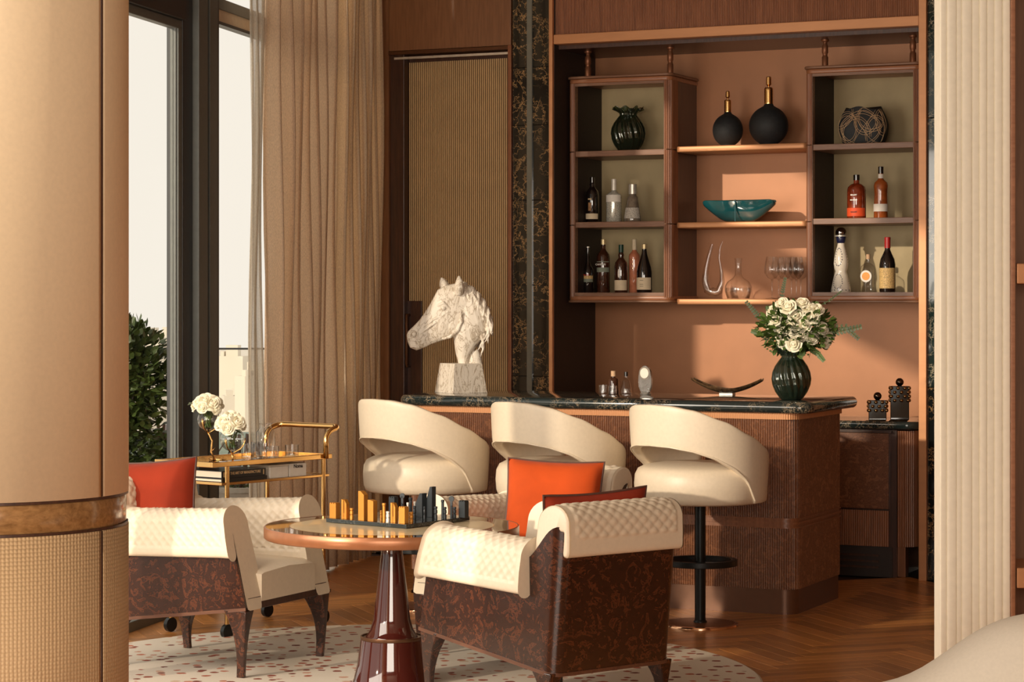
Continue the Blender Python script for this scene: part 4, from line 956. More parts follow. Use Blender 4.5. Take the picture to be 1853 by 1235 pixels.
for s_ in (-1, 1):
    e = hp(803, 560); hm.sphere((e[0], s_*17.5*kh, e[1]), 5.6*kh, 12, 8); 
    a, b, c = hp(793, 556), hp(803, 551), hp(815, 562); hm.tube([(a[0], s_*15*kh, a[1]), (b[0], s_*19.5*kh, b[1]), (c[0], s_*18.5*kh, c[1])], [2.6*kh, 3.8*kh, 2*kh], 8)
    a, b, c = hp(790, 585), hp(775, 596), hp(760, 607); hm.tube([(a[0], s_*14*kh, a[1]), (b[0], s_*11*kh, b[1]), (c[0], s_*10*kh, c[1])], [3.2*kh, 2.8*kh, 1.5*kh], 8)
    n_ = hp(748, 607); hm.loft([[Vector((n_[0]+4.5*kh*cos(t)*sc, s_*y_*kh, n_[1]+5.2*kh*sin(t)*sc)) for t in [2*pi*q/16 for q in range(16)]] for sc, y_ in ((1.35, 8), (1.15, 14.2), (.75, 14.0), (.6, 8.5))])
    j = hp(822, 590); hm.sphere((j[0], s_*12*kh, j[1]), 14*kh, 14, 10, (1, .6, 1.1))
    a, b = hp(741, 617), hp(762, 620); hm.tube([(a[0], s_*9*kh, a[1]), (b[0], s_*11*kh, b[1])], [2.6*kh, 1.6*kh], 8)
    a, b = hp(743, 629), hp(760, 631); hm.tube([(a[0], s_*8.5*kh, a[1]), (b[0], s_*10*kh, b[1])], [2.4*kh, 1.8*kh], 8)
    P5 = [hp(*q) for q in ((800, 616), (815, 612), (829, 600), (836, 584), (834, 566))]; hm.tube([(p[0], s_*(14+3*i)*kh*.95, p[1]) for i, p in enumerate(P5)], [2.4*kh, 3.4*kh, 3.6*kh, 3*kh, 2*kh], 8)
    P5 = [hp(*q) for q in ((812, 566), (800, 575), (786, 580), (774, 590))]; hm.tube([(p[0], s_*(19-2.4*i)*kh, p[1]) for i, p in enumerate(P5)], [2*kh, 2.6*kh, 2.2*kh, 1.2*kh], 8)
rr = random.Random(21)
for q in range(46):                                   # mane strands
    u = q/45; s_ = -1 if q % 3 else 1
    cx_ = 836+50*sin(min(1, u*1.2)*pi/2)-(18*max(0, u-.75)/.25); cy_ = 514+10*u+86*u**1.4
    ln_ = rr.uniform(24, 46); pp = []; rs = []
    for i in range(7):
        w_ = i/6; x = cx_+rr.uniform(-1, 1)+6*w_+5*sin(w_*4+q)*.6-8*w_*w_*(u > .7); y = cy_+ln_*w_; yy = s_*(3+19*sin(min(1, w_*1.25)*pi/2))*(.75+.25*u)
        P = hp(x, y); pp.append((P[0], yy*kh, P[1])); rs.append((3.1*(1-w_)**.6+.7)*kh)
    hm.tube(pp, rs, 7)
ho = hm.build('horse_head', 'horse', hs, ang=180)
rm = ho.modifiers.new('remesh', 'REMESH'); rm.mode = 'VOXEL'; rm.voxel_size = .0026; rm.use_smooth_shade = True
sm = ho.modifiers.new('smooth', 'SMOOTH'); sm.factor = .5; sm.iterations = 1

# ================================================================= BAR STOOLS
def make_stool():
    t = thing('bar_stool', 'x', 'stool', (0, 0, 0), 0, 'cream bar stools at the bar')
    # local +y = facing; back centre at -y
    z0, z1 = .618, .800
    prof = [(.02, z0), (.285, z0), (.303, z0+.010), (.312, z0+.035), (.316, z0+.09), (.312, z1-.045), (.298, z1-.016), (.268, z1), (.20, z1+.012), (.10, z1+.018), (.001, z1+.019)]
    MB().lathe(prof, 64).build('seat_cushion', 'cream', t, ang=70)
    def top(th):
        a = abs(th); pts = [(0, 1.112), (20, 1.108), (40, 1.088), (65, 1.035), (90, .965), (115, .900), (132, .862), (150, .850)]
        for (a0, h0), (a1, h1) in zip(pts, pts[1:]):
            if a <= a1: q = (a-a0)/(a1-a0); q = q*q*(3-2*q)*.35+q*.65; return h0+(h1-h0)*q
        return .85
    def bot(th):
        a = abs(th); pts = [(0, .905), (20, .900), (40, .880), (58, .846), (75, .795), (88, .735), (96, .66), (100, .622), (150, .622)]
        for (a0, h0), (a1, h1) in zip(pts, pts[1:]):
            if a <= a1: q = (a-a0)/(a1-a0); return h0+(h1-h0)*q
        return .622
    rings = []; A = 136
    ths = [-A+2*A*i/90 for i in range(91)]
    for i, th in enumerate(ths):
        a = radians(-90+th); hi, lo = top(th), bot(th)
        e = min(1, (A-abs(th))/5.0); e = sqrt(max(.0, 1-(1-e)**2)); sec = []
        Ro = lambda z: .318+.024*((z-.62)/.49)
        th_ = .052; hh = (hi-lo)/2; cz = (hi+lo)/2; rc = .020
        ring = []
        for j in range(28):
            q = 2*pi*j/28; n = 7.0
            x = abs(cos(q))**(2/n)*(1 if cos(q) >= 0 else -1); y = abs(sin(q))**(2/n)*(1 if sin(q) >= 0 else -1)
            z = cz+hh*y*(.94+.06*e); r = Ro(z)-th_/2+x*th_/2*(.35+.65*e)
            ring.append(Vector((r*cos(a), r*sin(a), z)))
        rings.append(ring)
    MB().loft(rings).build('backrest', 'cream', t, ang=60); bk_ = COL.objects[-1]
    # piping along the lower edge of the opening
    for s_ in (1,):
        pts = []
        for i in range(61):
            th = -99+198*i/60; a = radians(-90+th); z = bot(th)+.003; r = .318+.024*((z-.62)/.49)+.0005; pts.append((r*cos(a), r*sin(a), z+.004))
        MB().tube(pts, .0035, 6).build('piping', 'cream', bk_)
    MB().lathe([(.001, .612), (.20, .612), (.20, .618), (.001, .618)], 32).build('seat_plate', 'black_metal', t)
    MB().lathe([(.026, .012), (.026, .612)], 24).build('pole', 'black_metal', t)
    fr = [(.165*cos(a), .165*sin(a), .315) for a in [2*pi*q/40 for q in range(40)]]
    m = MB(); R = []
    for q in range(40):
        a = 2*pi*q/40; R.append([Vector((r*cos(a), r*sin(a), z)) for r, z in ((.150, .300), (.178, .300), (.178, .330), (.150, .330))])
    m.loft(R, loop=True); fr_ = m.build('foot_ring', 'black_metal', t, ang=30, bevel=.003)
    for a in (30, 150, 270): 
        m = MB().tube([(.02*cos(radians(a)), .02*sin(radians(a)), .315), (.152*cos(radians(a)), .152*sin(radians(a)), .315)], .009, 8).build('ring_spoke', 'black_metal', fr_)
    MB().lathe([(.001, .013), (.17, .013), (.182, .011), (.185, .004), (.185, 0), (.001, 0)], 56).build('base_disc', 'rose_gold', t, ang=30); bd_ = COL.objects[-1]
    MB().lathe([(.001, .0145), (.160, .0145), (.165, .0131), (.001, .0131)], 48).build('base_cover', 'copper_dk', bd_)
    MB().lathe([(.032, .0146), (.032, .020), (.027, .026), (.026, .026)], 24).build('collar', 'black_metal', t)
    return t
st = make_stool(); st.scale = (1.045, 1.045, 1.0); SR = atan2(-.424, .906)
labs = ['cream leather bar stool farthest left, beneath the horse head sculpture', 'cream leather bar stool in the middle, behind the orange cushion', 'cream leather bar stool farthest right, with its black pole and base in full view']
for i, x in enumerate((770, 1013, 1267)):
    Y = 10.915; X = VY(x, Y)[0]
    if i == 0: st.location = (X, Y, 0); st.rotation_euler.z = SR; st['label'] = labs[0]
    else: dup(st, (X, Y, 0), SR, labs[i])

# ================================================================= RUG AND ROUND TABLE
rg = MB().lathe([(.001, -.001), (1.60, -.001), (1.612, .004), (1.60, .011), (.001, .011)], 120).build('round_rug', 'rug', ang=30)
rg.location = W(-.545, 9.93, .0015); tag(rg, 'round cream rug scattered with red and rust spots under the lounge chairs', 'rug')
ZR = .0125
TC = W(-.506, 9.776, ZR); TZ = .675-ZR
tb = thing('round_table', 'round lacquered table with copper rim on an oxblood trumpet pedestal', 'table', TC, 0)
MB().lathe([(.001, TZ-.046), (.505, TZ-.046), (.505, TZ-.001), (.001, TZ-.001)], 96).build('top_board', 'dark_wood', tb, ang=30)
MB().lathe([(.43, TZ-.002), (.4305, TZ), (.531, TZ), (.532, TZ-.004)], 96, cap=False).build('dark_ring', 'table_ring', tb, ang=60)
MB().lathe([(.001, TZ), (.429, TZ), (.429, TZ-.003), (.001, TZ-.003)], 96).build('inlay_disc', 'table_in', tb, ang=30)
MB().lathe([(.428, TZ+.0004), (.4325, TZ+.0004)], 96, cap=False).build('inlay_line', 'brass', tb)
R = []
for q in range(128):
    a = 2*pi*q/128; R.append([Vector((r*cos(a), r*sin(a), z)) for r, z in ((.505, TZ-.050), (.532, TZ-.050), (.537, TZ-.045), (.537, TZ-.002), (.534, TZ+.001), (.530, TZ+.001), (.530, TZ-.003), (.505, TZ-.003))])
MB().loft(R, loop=True).build('copper_rim', 'rim', tb, ang=50)
MB().lathe([(.10, TZ-.050), (.058, TZ-.060), (.045, TZ-.085), (.047, TZ-.13), (.064, .39), (.078, .27), (.090, .225), (.105, .200), (.112, .190), (.112, .180)], 56).build('pedestal_stem', 'lacquer', tb, ang=60)
MB().lathe([(.110, .192), (.124, .192), (.126, .198), (.132, .198), (.133, .192), (.131, .184), (.110, .182)], 64, cap=False).build('collar', 'bronze', tb, ang=50)
MB().lathe([(.001, 0), (.168, 0), (.168, .006), (.160, .02), (.146, .08), (.131, .183), (.001, .183)], 64).build('pedestal_foot', 'lacquer', tb, ang=50)

# ---- chess set
ZB = .675
def tq(x, y, z=ZB): return VZ(x, y, z)
bz = ZB+.018
c1, c2, c3 = tq(590, 938.5, bz), tq(735, 950, bz), tq(850, 935, bz); c4 = c1+c3-c2
cc = (c1+c3)/2; rzb = atan2((c2-c1).y, (c2-c1).x)
cb = thing('chess_board', 'dark veined marble chess board on the round table', 'board', (cc.x, cc.y, ZB+.0015), 0)
mb = MB(); lo = [Vector((p.x-cc.x, p.y-cc.y, 0)) for p in (c1, c2, c3, c4)]
mb.loft([[p for p in lo], [p+Vector((0, 0, .0165)) for p in lo]]); mb.build('slab', 'board', cb, smooth=False, bevel=.0015)
sqs = MB()
for i in range(8):
    for j in range(8):
        if (i+j) % 2: continue
        q = lambda a, b: lo[0].lerp(lo[1], .04+.92*a/8)+(lo[3]-lo[0])*(.04+.92*b/8)+Vector((0, 0, .0168))
        sqs.add([q(i, j), q(i+1, j), q(i+1, j+1), q(i, j+1)], [(0, 1, 2, 3)])
tag(sqs.build('light_squares', plain('board_square', (.055, .062, .06), .12, coat=.6), cb, smooth=False), kind='stuff')
BZT = ZB+.0182
def piece(kind, x, yb, yt, wpx, col, label, cat='chess piece'):
    p = tq(x, yb, BZT); d = -SA*p.x+CA*p.y; k = d/F; H = (yb-yt)*k; a = wpx*k/2*.80; rz = rzb
    m = MB(); nm = {'rook': 'chess_rook', 'pawn': 'chess_pawn', 'king': 'chess_king', 'queen': 'chess_queen', 'knight': 'chess_knight', 'bishop': 'chess_bishop', 'slab': 'chess_knight', 'disc': 'chess_bishop', 'column': 'chess_queen'}[kind]
    if kind == 'rook':
        m.box(-a, a, -a*.8, a*.8, 0, H*.94)
        for sx in (-1, 0, 1): m.box(sx*a*.7-a*.22, sx*a*.7+a*.22, -a*.8, a*.8, H*.94, H)
    elif kind in ('king', 'queen', 'bishop'):
        cut = {'king': .12, 'queen': .05, 'bishop': .45}[kind]
        m.loft([[Vector((-a, y, 0)), Vector((a, y, 0)), Vector((a, y, H*(1-cut))), Vector((a*(.3 if kind == 'bishop' else -.2), y, H)), Vector((-a, y, H))] if kind != 'bishop' else
                [Vector((-a, y, 0)), Vector((a, y, 0)), Vector((a, y, H)), Vector((a*.25, y, H)), Vector((-a, y, H*(1-cut)))] for y in (-a*.85, a*.85)])
    elif kind == 'knight':
        for sx in (-1, 1): m.loft([[Vector((sx*a*.55-a*.40, y, 0)), Vector((sx*a*.55+a*.40, y, 0)), Vector((sx*a*.55+a*.40, y, H*(.78 if sx > 0 else .97))), Vector((sx*a*.55-a*.40, y, H))] for y in (-a*.7, a*.7)])
        m.box(-a*.2, a*.2, -a*.5, a*.5, 0, H*.3)
    elif kind == 'slab': m.box(-a, a, -a*.5, a*.5, 0, H)
    elif kind == 'disc':
        m.lathe([(a*.45, 0), (a*.45, H*.55)], 12); m.loft([[Vector((a*cos(q), y, H-a+a*sin(q))) for q in [2*pi*j/20 for j in range(20)]] for y in (-a*.25, a*.25)]); m.box(-a*.45, a*.45, -a*.25, a*.25, 0, H-a)
    elif kind == 'column': m.lathe([(a*.8, 0), (a*.8, H*.86), (a, H*.88), (a, H)], 16)
    else: m.lathe([(a, 0), (a, H*.30), (a*.75, H*.34), (a*.75, H*.42), (a, H*.46), (a, H*.70), (a*.75, H*.74), (a*.75, H*.80), (a, H*.84), (a, H)], 14)
    o = m.build(nm, col, None, smooth=kind in ('pawn', 'column', 'disc'), bevel=.0006, seg=1, ang=35); o.location = (p.x, p.y, BZT); o.rotation_euler.z = rz if kind != 'disc' else rz+.35
    return tag(o, label, cat)
G, D, Wt = 'chess_gold', 'chess_dark', 'chess_white'
piece('rook', 606, 938, 910, 19, G, 'amber block rook at the left corner of the chess board')
piece('knight', 625, 939.5, 904, 16, G, 'amber twin-slab chess piece right of the left corner rook')
piece('pawn', 636.5, 940, 920, 9, G, 'short amber ribbed pawn between the twin-slab piece and the tall amber king')
piece('king', 657, 942, 889, 17, G, 'tallest amber chess piece, a sloping-topped square tower')
piece('queen', 674, 943.5, 905, 17, G, 'amber square tower just right of the tallest amber piece')
piece('column', 695, 945, 911, 9, G, 'slim amber column with a dark cap near the board front')
piece('pawn', 702, 945.5, 926, 8, Wt, 'white ribbed pawn beside the slim amber column')
piece('knight', 713.5, 946, 910, 15, G, 'amber twin-slab chess piece near the front corner of the board')
piece('rook', 730.5, 948, 917, 18, G, 'amber block rook at the front corner of the chess board')
piece('pawn', 744, 946.5, 927, 10, G, 'short amber ribbed pawn right of the front corner rook')
piece('pawn', 690, 938, 924, 6, G, 'small amber pawn half hidden left of the slim amber column')
piece('rook', 712, 934, 899, 17, D, 'dark block rook standing at the back of the board behind the amber pieces')
piece('disc', 728, 936, 893, 12, D, 'dark disc-topped chess piece left of the white pawns')
piece('column', 743, 934, 901, 9, D, 'dark capped column between the two white pawns')
piece('pawn', 738, 936, 910, 6, Wt, 'white pawn left of the dark capped column')
piece('pawn', 750.5, 934, 908, 6, Wt, 'white pawn right of the dark capped column')
piece('pawn', 750, 940, 916, 8, D, 'dark pawn in front of the right white pawn')
piece('bishop', 762, 936, 893, 20, D, 'dark slanted-roof block beside the tallest dark tower')
piece('bishop', 780, 936, 881, 17, D, 'tallest dark slanted tower of the chess set')
piece('pawn', 768, 941, 917, 5, D, 'thin dark pawn in front of the slanted block')
piece('pawn', 788.5, 940, 917, 8, D, 'dark pawn right of the tallest dark tower')
piece('column', 801, 936, 905, 8, D, 'slim dark column behind the dark pawn near the right side')
piece('pawn', 805, 939, 918, 8, D, 'dark pawn in front of the slim dark column at right')
piece('disc', 817, 936, 898, 13, D, 'dark disc-headed chess piece near the right corner of the board')
piece('pawn', 822.5, 937.5, 918, 8, D, 'dark pawn in front of the right disc-headed piece')
piece('rook', 839, 937, 906, 18, D, 'dark block rook at the right corner of the chess board')

# ================================================================= ARMCHAIRS
def quilt(s, p, q=.046, A=.0060):
    a = abs(sin(pi*(s*.5/.5+p)/q)); b = abs(sin(pi*(s-p)/q)); return A*(min(1, (a*b)**.5*1.15))
def sweep(prof, s0, s1, place, qr, ms, step=.0058, A=.006):
    """prof: closed outline (a, z) ; place(a, z, s) -> point ; qr: arclength range of quilting ; ms: plain margin at both ends"""
    pts = [Vector((p[0], p[1], 0)) for p in prof]; pts.append(pts[0]); rs = resample(pts, step)[:-1]
    n = len(rs); L = s1-s0; cols = max(6, int(L/step)); rings = []
    c = sum((p for p, t in rs), Vector())/n
    nr = []
    for i in range(n):
        d = (rs[(i+1) % n][0]-rs[i-1][0]).normalized(); nr.append(Vector((d.y, -d.x, 0)))
    def ring(s, inset, ds):
        out = []
        for i, (p, t) in enumerate(rs):
            h = 0
            if qr[0] < t < qr[1] and s0+ms < s < s1-ms and not inset: h = quilt(s-s0, t-qr[0], A=A)
            v = p+nr[i]*(h-inset); out.append(place(v.x, v.y, s+ds))
        return out
    for k, ds in ((.012, .0), (.004, .003), (0, .010)): rings.append(ring(s0, k, ds))
    for i in range(1, cols): rings.append(ring(s0+L*i/cols, 0, 0))
    for k, ds in ((0, -.010), (.004, -.003), (.012, .0)): rings.append(ring(s1, k, ds))
    return MB().loft(rings)
def arcp(cx, cz, r, a0, a1, n=8, rz=None): return [(cx+r*cos(radians(a0+(a1-a0)*i/n)), cz+(rz or r)*sin(radians(a0+(a1-a0)*i/n))) for i in range(n+1)]
def plen(pts): return sum(sqrt((b[0]-a[0])**2+(b[1]-a[1])**2) for a, b in zip(pts, pts[1:]))
def halfw(y): return .275+.050*(y+.36)/.72       # shell half width, wider towards the front
def railz(y): return .19+.10*(y+.36)/.72
def frontset(z): return -.085*max(0, (z-.29))/.40
def make_armchair():
    t = thing('armchair', 'x', 'armchair', (0, 0, 0), 0, 'quilted cream armchairs round the table')
    # shell: outer burl wall, path front-right -> rear -> front-left
    path = round_path([Vector((halfw(.355), .355, 0)), Vector((.275, -.36, 0)), Vector((-.275, -.36, 0)), Vector((-halfw(.355), .355, 0))], .055, 8)
    rs = resample(path, .012); outer = []; 
    def shell_top(p):
        a = min(1, max(0, (-p.y-.215)/.13)); a = a*a*(3-2*a)
        c = min(1, max(0, (.30-abs(p.x))/.10)) if p.y < -.30 else 0
        return .625+.135*a*(1-0*c)
    rings = []
    for off in (0, .020):
        lo_, hi_ = [], []
        for i, (p, s) in enumerate(rs):
            d = (rs[min(i+1, len(rs)-1)][0]-rs[max(i-1, 0)][0]).normalized(); n = Vector((-d.y, d.x, 0))   # inward
            if n.dot(Vector((0, 0, 0))-p) < 0: n = -n
            q = p+n*off; lean = Vector((0, 0, 0))
            zt = shell_top(p)
            y_t = q.y + (frontset(zt) if q.y > .2 else 0)*((q.y-.2)/.155 if q.y > .2 else 0)
            fl = .052*max(0, (-q.y-.2)/.16)
            lo_.append(Vector((q.x, q.y, railz(q.y)+.012))); hi_.append(Vector((q.x*(1+.02), y_t-fl, zt)))
        rings.append((lo_, hi_))
    m = MB(); (a0, a1), (b0, b1) = rings; nn = len(a0); 
    mids = [[a.lerp(b, k/6) for a, b in zip(a0, a1)] for k in range(7)]; minn = [[a.lerp(b, k/6) for a, b in zip(b0, b1)] for k in range(7)]
    m.loft(mids+minn[::-1], False, False, True)
    o = len(m.v); 
    for col in (0, nn-1):
        ids = [k*nn+col for k in range(7)]+[(7+k)*nn+col for k in range(7)]; m.f.append(tuple(ids))
    m.build('burl_shell', 'burl', t, ang=50)
    # rail strip under the shell
    rl_ = []
    for (p, s) in rs: rl_.append(p)
    mm = MB(); 
    mm.loft([[Vector((p.x*1.012, p.y+(-.003 if p.y < 0 else .003), railz(p.y)+z)) for p in rl_] for z in (.0, .014)]+[[Vector((p.x*.92, p.y*.95, railz(p.y)+z)) for p in rl_] for z in (.014, .0)], False, False, True)
    mm.build('base_rail', wood('rail_wood', (.09, .035, .02), (.15, .06, .03), 1), t, ang=40)
    mm = MB().loft([[Vector((x, y, railz(y)+z)) for x, y in ((-.30, .352), (.30, .352), (.26, -.34), (-.26, -.34))] for z in (.002, .05)])
    mm.build('seat_base', 'dark_wood', t, smooth=False)
    mm = MB().box(-.318, .318, .325, .346, .284, .299).build('front_rail', 'dark_wood', t, smooth=False, bevel=.003)
    # arms
    for sd in (1, -1):
        a_in = .185
        prof = [(a_in+.025, .300), (a_in, .45), (a_in+.008, .60)] + arcp(a_in+.083, .650, .075, 180, 0, 14, .070) + [(a_in+.166, .60), (a_in+.170, .545)] + arcp(a_in+.152, .530, .018, 0, -180, 6) + [(a_in+.134, .57), (a_in+.130, .628), (a_in+.105, .628), (a_in+.105, .300)]
        # outline order: inner bottom up, over, outer down, back under
        p_in = plen(prof[:3]); arc_end = plen(prof[:18]); tot_out = plen(prof[:20])
        def place(a, z, s, sd=sd):
            fy = s + frontset(z)*max(0, (s+.2)/.555)
            x = a + (halfw(s)-.310)
            zz = z-.018*max(0, (.30-s)/.5)*(1 if z > .5 else 0)
            return Vector((sd*x, fy, zz))
        pr = prof if sd > 0 else prof
        sw = sweep(pr, -.250, .362, place, (.19, tot_out-.012), .035)
        sw.build('padded_arm', 'cream', t, ang=75)
    # back
    prof = [(-.205, .40), (-.215, .60), (-.228, .74)] + arcp(-.315, .775, .085, 0, 180, 14, .075)[0:] + [(-.406, .73), (-.410, .685)] + arcp(-.394, .672, .016, 180, 360, 6) + [(-.378, .72), (-.376, .752), (-.345, .752), (-.340, .40)]
    tot = plen(prof[:20]); 
    def placeb(a, z, s): return Vector((s, a-.10*max(0, z-.42), z-.012))
    sweep(prof, -.268, .268, placeb, (.16, tot-.045), .04).build('padded_back', 'cream', t, ang=75)
    # seat cushion
    sc_ = MB(); R = []
    for q in range(13):
        y = -.24+.595*q/12; w_ = halfw(y)-.105; e = .0 if q not in (0, 12) else .014
        zt = .452+.012*sin(pi*q/12)
        R.append([Vector((x, y, z)) for x, z in ((-w_+e, .303+e), (w_-e, .303+e), (w_-e, zt-.02), (w_-.02-e, zt-e), (0, zt+.010-e), (-w_+.02+e, zt-e), (-w_+e, zt-.02))])
    sc_.loft(R); sc_.build('seat_cushion', 'cream', t, ang=50)
    # legs
    def leg(sx, front):
        y0 = .30 if front else -.30; zt = railz(y0)+.006; xo = halfw(y0)+.002; m = MB(); R = []
        for k in range(9):
            q = k/8; z = zt*(1-q); w_ = .034+.080*(1-q)**2.6; dpt = .034+.070*(1-q)**2.6
            xo2 = xo-.012*q; yo = (.355 if front else -.355)-(.018*q if front else -.03*q)*(1 if front else 1)
            xs = (xo2-w_*.55, xo2); ys = (yo-dpt, yo) if front else (yo, yo+dpt)
            R.append([Vector((sx*x, y, z)) for x, y in ((xs[0], ys[0]), (xs[1], ys[0]), (xs[1], ys[1]), (xs[0], ys[1]))])
        return m.loft(R)
    for sx in (-1, 1):
        for fr_ in (True, False): leg(sx, fr_).build('leg', 'burl', t, bevel=.004, ang=40)
    return t
def chair_rot(fl, fd):                                   # turn local +y to a heading given as right/ahead of the viewpoint
    v = W(fl, fd); return atan2(-v.x, v.y)
ac = make_armchair()
ac.scale = (1.10, 1.08, 1.0)
A1 = W(-1.324, 10.344, ZR); r1 = chair_rot(.90, -.43)
A2 = W(.148, 9.21, ZR); r2 = chair_rot(-.62, .785)
A3 = W(.06, 10.60, ZR); r3 = chair_rot(-.55, -.835)
ac.location = A1; ac.rotation_euler.z = r1; ac['label'] = 'cream quilted armchair at the left of the table, in front of the drinks trolley'
dup(ac, A2, r2, 'cream quilted armchair in the foreground with its burl back turned to the viewer')
dup(ac, A3, r3, 'cream quilted armchair behind the table, mostly hidden by the foreground armchair')

# ---- cushions
def cushion(name, label, size, thick, mat, loc, wdir, updir, group=None):
    n = 26; m = MB()
    def P(u, v, s_):
        e = .055; bx = u*(1-e*(1-abs(v)**3)*1.0*(abs(u)**6)) ; 
        x = u*(1-.055*(1-v*v)); y = v*(1-.055*(1-u*u))
        h = thick*.5*((1-u**4)*(1-v**4))**.55
        return Vector((x*size/2, y*size/2, s_*h))
    for s_ in (1, -1):
        g = [[P(-1+2*i/n, -1+2*j/n, s_) for i in range(n+1)] for j in range(n+1)]; m.loft(g, False, False)
    t = thing(name, label, 'cushion'); w_ = Vector(wdir).normalized(); u_ = Vector(updir); u_ = (u_-w_*u_.dot(w_)).normalized(); nn = w_.cross(u_)
    t.rotation_mode = 'QUATERNION'; t.location = loc; t.rotation_quaternion = Matrix((w_, u_, nn)).transposed().to_quaternion()
    cc_ = m.build('cushion_cover', mat, t, ang=180)
    pp = []
    for (a, b, c, d) in ((-1, -1, 1, -1), (1, -1, 1, 1), (1, 1, -1, 1), (-1, 1, -1, -1)):
        for q in range(14):
            f = q/14; v = P(a+(c-a)*f, b+(d-b)*f, 0); pp.append(Vector((v.x, v.y, 0)))
    MB().tube(pp, .0055, 7, loop=True).build('piping', 'piping', cc_)
    return t
def CP(x, y, d): return W((x-CX)/F*d, d, EYE-(y-CY)/F*d)
cushion('cushion', 'red-orange velvet cushion with dark piping on the left armchair', .42, .15, 'rust', CP(278, 918, 10.32), W(.86, -.30)+Vector((0, 0, .085)), W(-.20, .30)+Vector((0, 0, 1)))
cushion('cushion', 'bright orange velvet cushion standing on the armchair behind the table', .45, .16, 'orange', CP(1000, 921, 10.62), W(.93, -.20)+Vector((0, 0, -.03)), W(-.14, .26)+Vector((0, 0, 1)))
cushion('cushion', 'dark rust velvet cushion leaning in the foreground armchair', .46, .15, 'rust', CP(1072, 990, 9.2), W(.86, .42)+Vector((0, 0, .045)), W(.12, -.16)+Vector((0, 0, 1)))

# ================================================================= DRINKS TROLLEY
TH = .85
Bc, Ac, Cc = VZ(385, 838, TH), VZ(283, 832, TH), VZ(601, 821.5, TH)
ux = (Cc-Bc); Lc = ux.length; ux.normalize(); uy = Vector((-ux.y, ux.x, 0)); Wc = .40
ctr = thing('drinks_trolley', 'polished brass drinks trolley with smoked glass trays beside the window', 'trolley', (Bc.x, Bc.y, 0), atan2(ux.y, ux.x))
def tray(z, h, x0=0, x1=Lc, nm='tray_rail'):
    w_ = .014
    for (a, b, c, d) in ((x0, x1, 0, w_), (x0, x1, Wc-w_, Wc), (x0, x0+w_, w_, Wc-w_), (x1-w_, x1, w_, Wc-w_)):
        MB().box(a, b, c, d, z-h, z).build(nm, 'brass', ctr, smooth=False, bevel=.002)
tray(TH, .024); tray(.750, .013, .06, Lc-.02); tray(.22, .016, .06, Lc-.02)
for z, nm in ((TH-.022, 'tray_glass'), (.742, 'tray_glass'), (.212, 'tray_glass')): MB().box(.065 if z < .8 else .014, Lc-.03 if z < .8 else Lc-.014, .014, Wc-.014, z, z+.006).build(nm, 'smoked', ctr, smooth=False)
for x, y in ((.10, .005), (.10, Wc-.005), (Lc-.06, .005), (Lc-.06, Wc-.005)):
    MB().tube([(x, y, .07), (x, y, TH-.023)], .0115, 12).build('leg', 'brass', ctr)
    cw = MB(); cw.loft([[Vector((x+.035*cos(q), y+s_, .036+.035*sin(q))) for q in [2*pi*j/24 for j in range(24)]] for s_ in (-.011, .011)]); cw.build('wheel', 'black_metal', ctr, ang=30)
pts = round_path([Vector((Lc-.055, -.008, TH-.02)), Vector((Lc-.055, -.008, .960)), Vector((Lc+.045, -.008, .985)), Vector((Lc+.045, Wc+.008, .985)), Vector((Lc-.055, Wc+.008, .960)), Vector((Lc-.055, Wc+.008, TH-.02))], [0, .06, .035, .035, .06, 0], 8)
MB().tube(pts, .014, 14).build('handle', 'brass', ctr, ang=180)
def cloc(x, y, z): return Vector((Bc.x, Bc.y, 0))+ux*x+uy*y+Vector((0, 0, z))
ZT1, ZT2 = TH-.0155, .7485
ra = atan2(ux.y, ux.x)
def bookm(loc, L_, D_, H_, label, rz, title=None, cover='book'):
    t = thing('book', label, 'book', loc, rz)
    MB().box(.003, L_-.003, .004, D_-.004, .004, H_-.004).build('pages', 'pages', t, smooth=False)
    m = MB().box(0, L_, 0, D_, 0, .0035).box(0, L_, 0, D_, H_-.0035, H_).box(0, L_, 0, .004, .0035, H_-.0035); m.build('cover', cover, t, smooth=False)
    if title:
        text(title, .0185, 'spine_title', 'ink_gold', t, (L_/2+.01, -.0008, H_*.60), wx=.86)
        MB().box(.012, .018, -.001, 0, .006, H_-.006).box(L_-.018, L_-.012, -.001, 0, .006, H_-.006).build('spine_bars', 'ink_gold', t, smooth=False)
    return t
bookm(cloc(.085, .025, ZT2+.019), .30, .24, .036, 'thick black book with gold spine lettering under the trolley top', ra, 'THE ART OF MANUFACTURE')
bookm(cloc(.080, .020, ZT2), .31, .25, .0185, 'thinner dark book beneath the black lettered book on the trolley', ra)
m = thing('paper_box', 'pale paper box on the lower tray right of the black book', 'box', cloc(.42, .03, ZT2), ra)
MB().box(0, .13, 0, .14, 0, .055).build('carton', 'paper_w', m, smooth=False, bevel=.002)
MB().box(-.002, .132, -.002, .142, .056, .064).build('lid', 'pages', m, smooth=False, bevel=.002)
m = thing('paper_box', 'pale paper box with dark script on the lower tray near the handle', 'box', cloc(.56, .03, ZT2), ra)
MB().box(0, .12, 0, .14, 0, .064).build('carton', 'paper_w', m, smooth=False, bevel=.002)
text('Noma', .026, 'box_print', 'ink', m, (.06, -.001, .050))
for i, (x, y, r, h, lab) in enumerate(((.46, .22, .031, .075, 'clear straight tumbler on the trolley left of the tall glass carafe'), (.53, .12, .033, .064, 'clear cut tumbler on the trolley in front of the tall glass carafe'),
        (.60, .28, .033, .069, 'clear tumbler at the back of the trolley near the handle'), (.67, .12, .033, .064, 'clear low tumbler on the trolley nearest the handle'), (.40, .10, .028, .092, 'slim clear highball glass on the trolley beside the flower stand'))):
    tumbler(cloc(x, y, ZT1), r, h, lab)
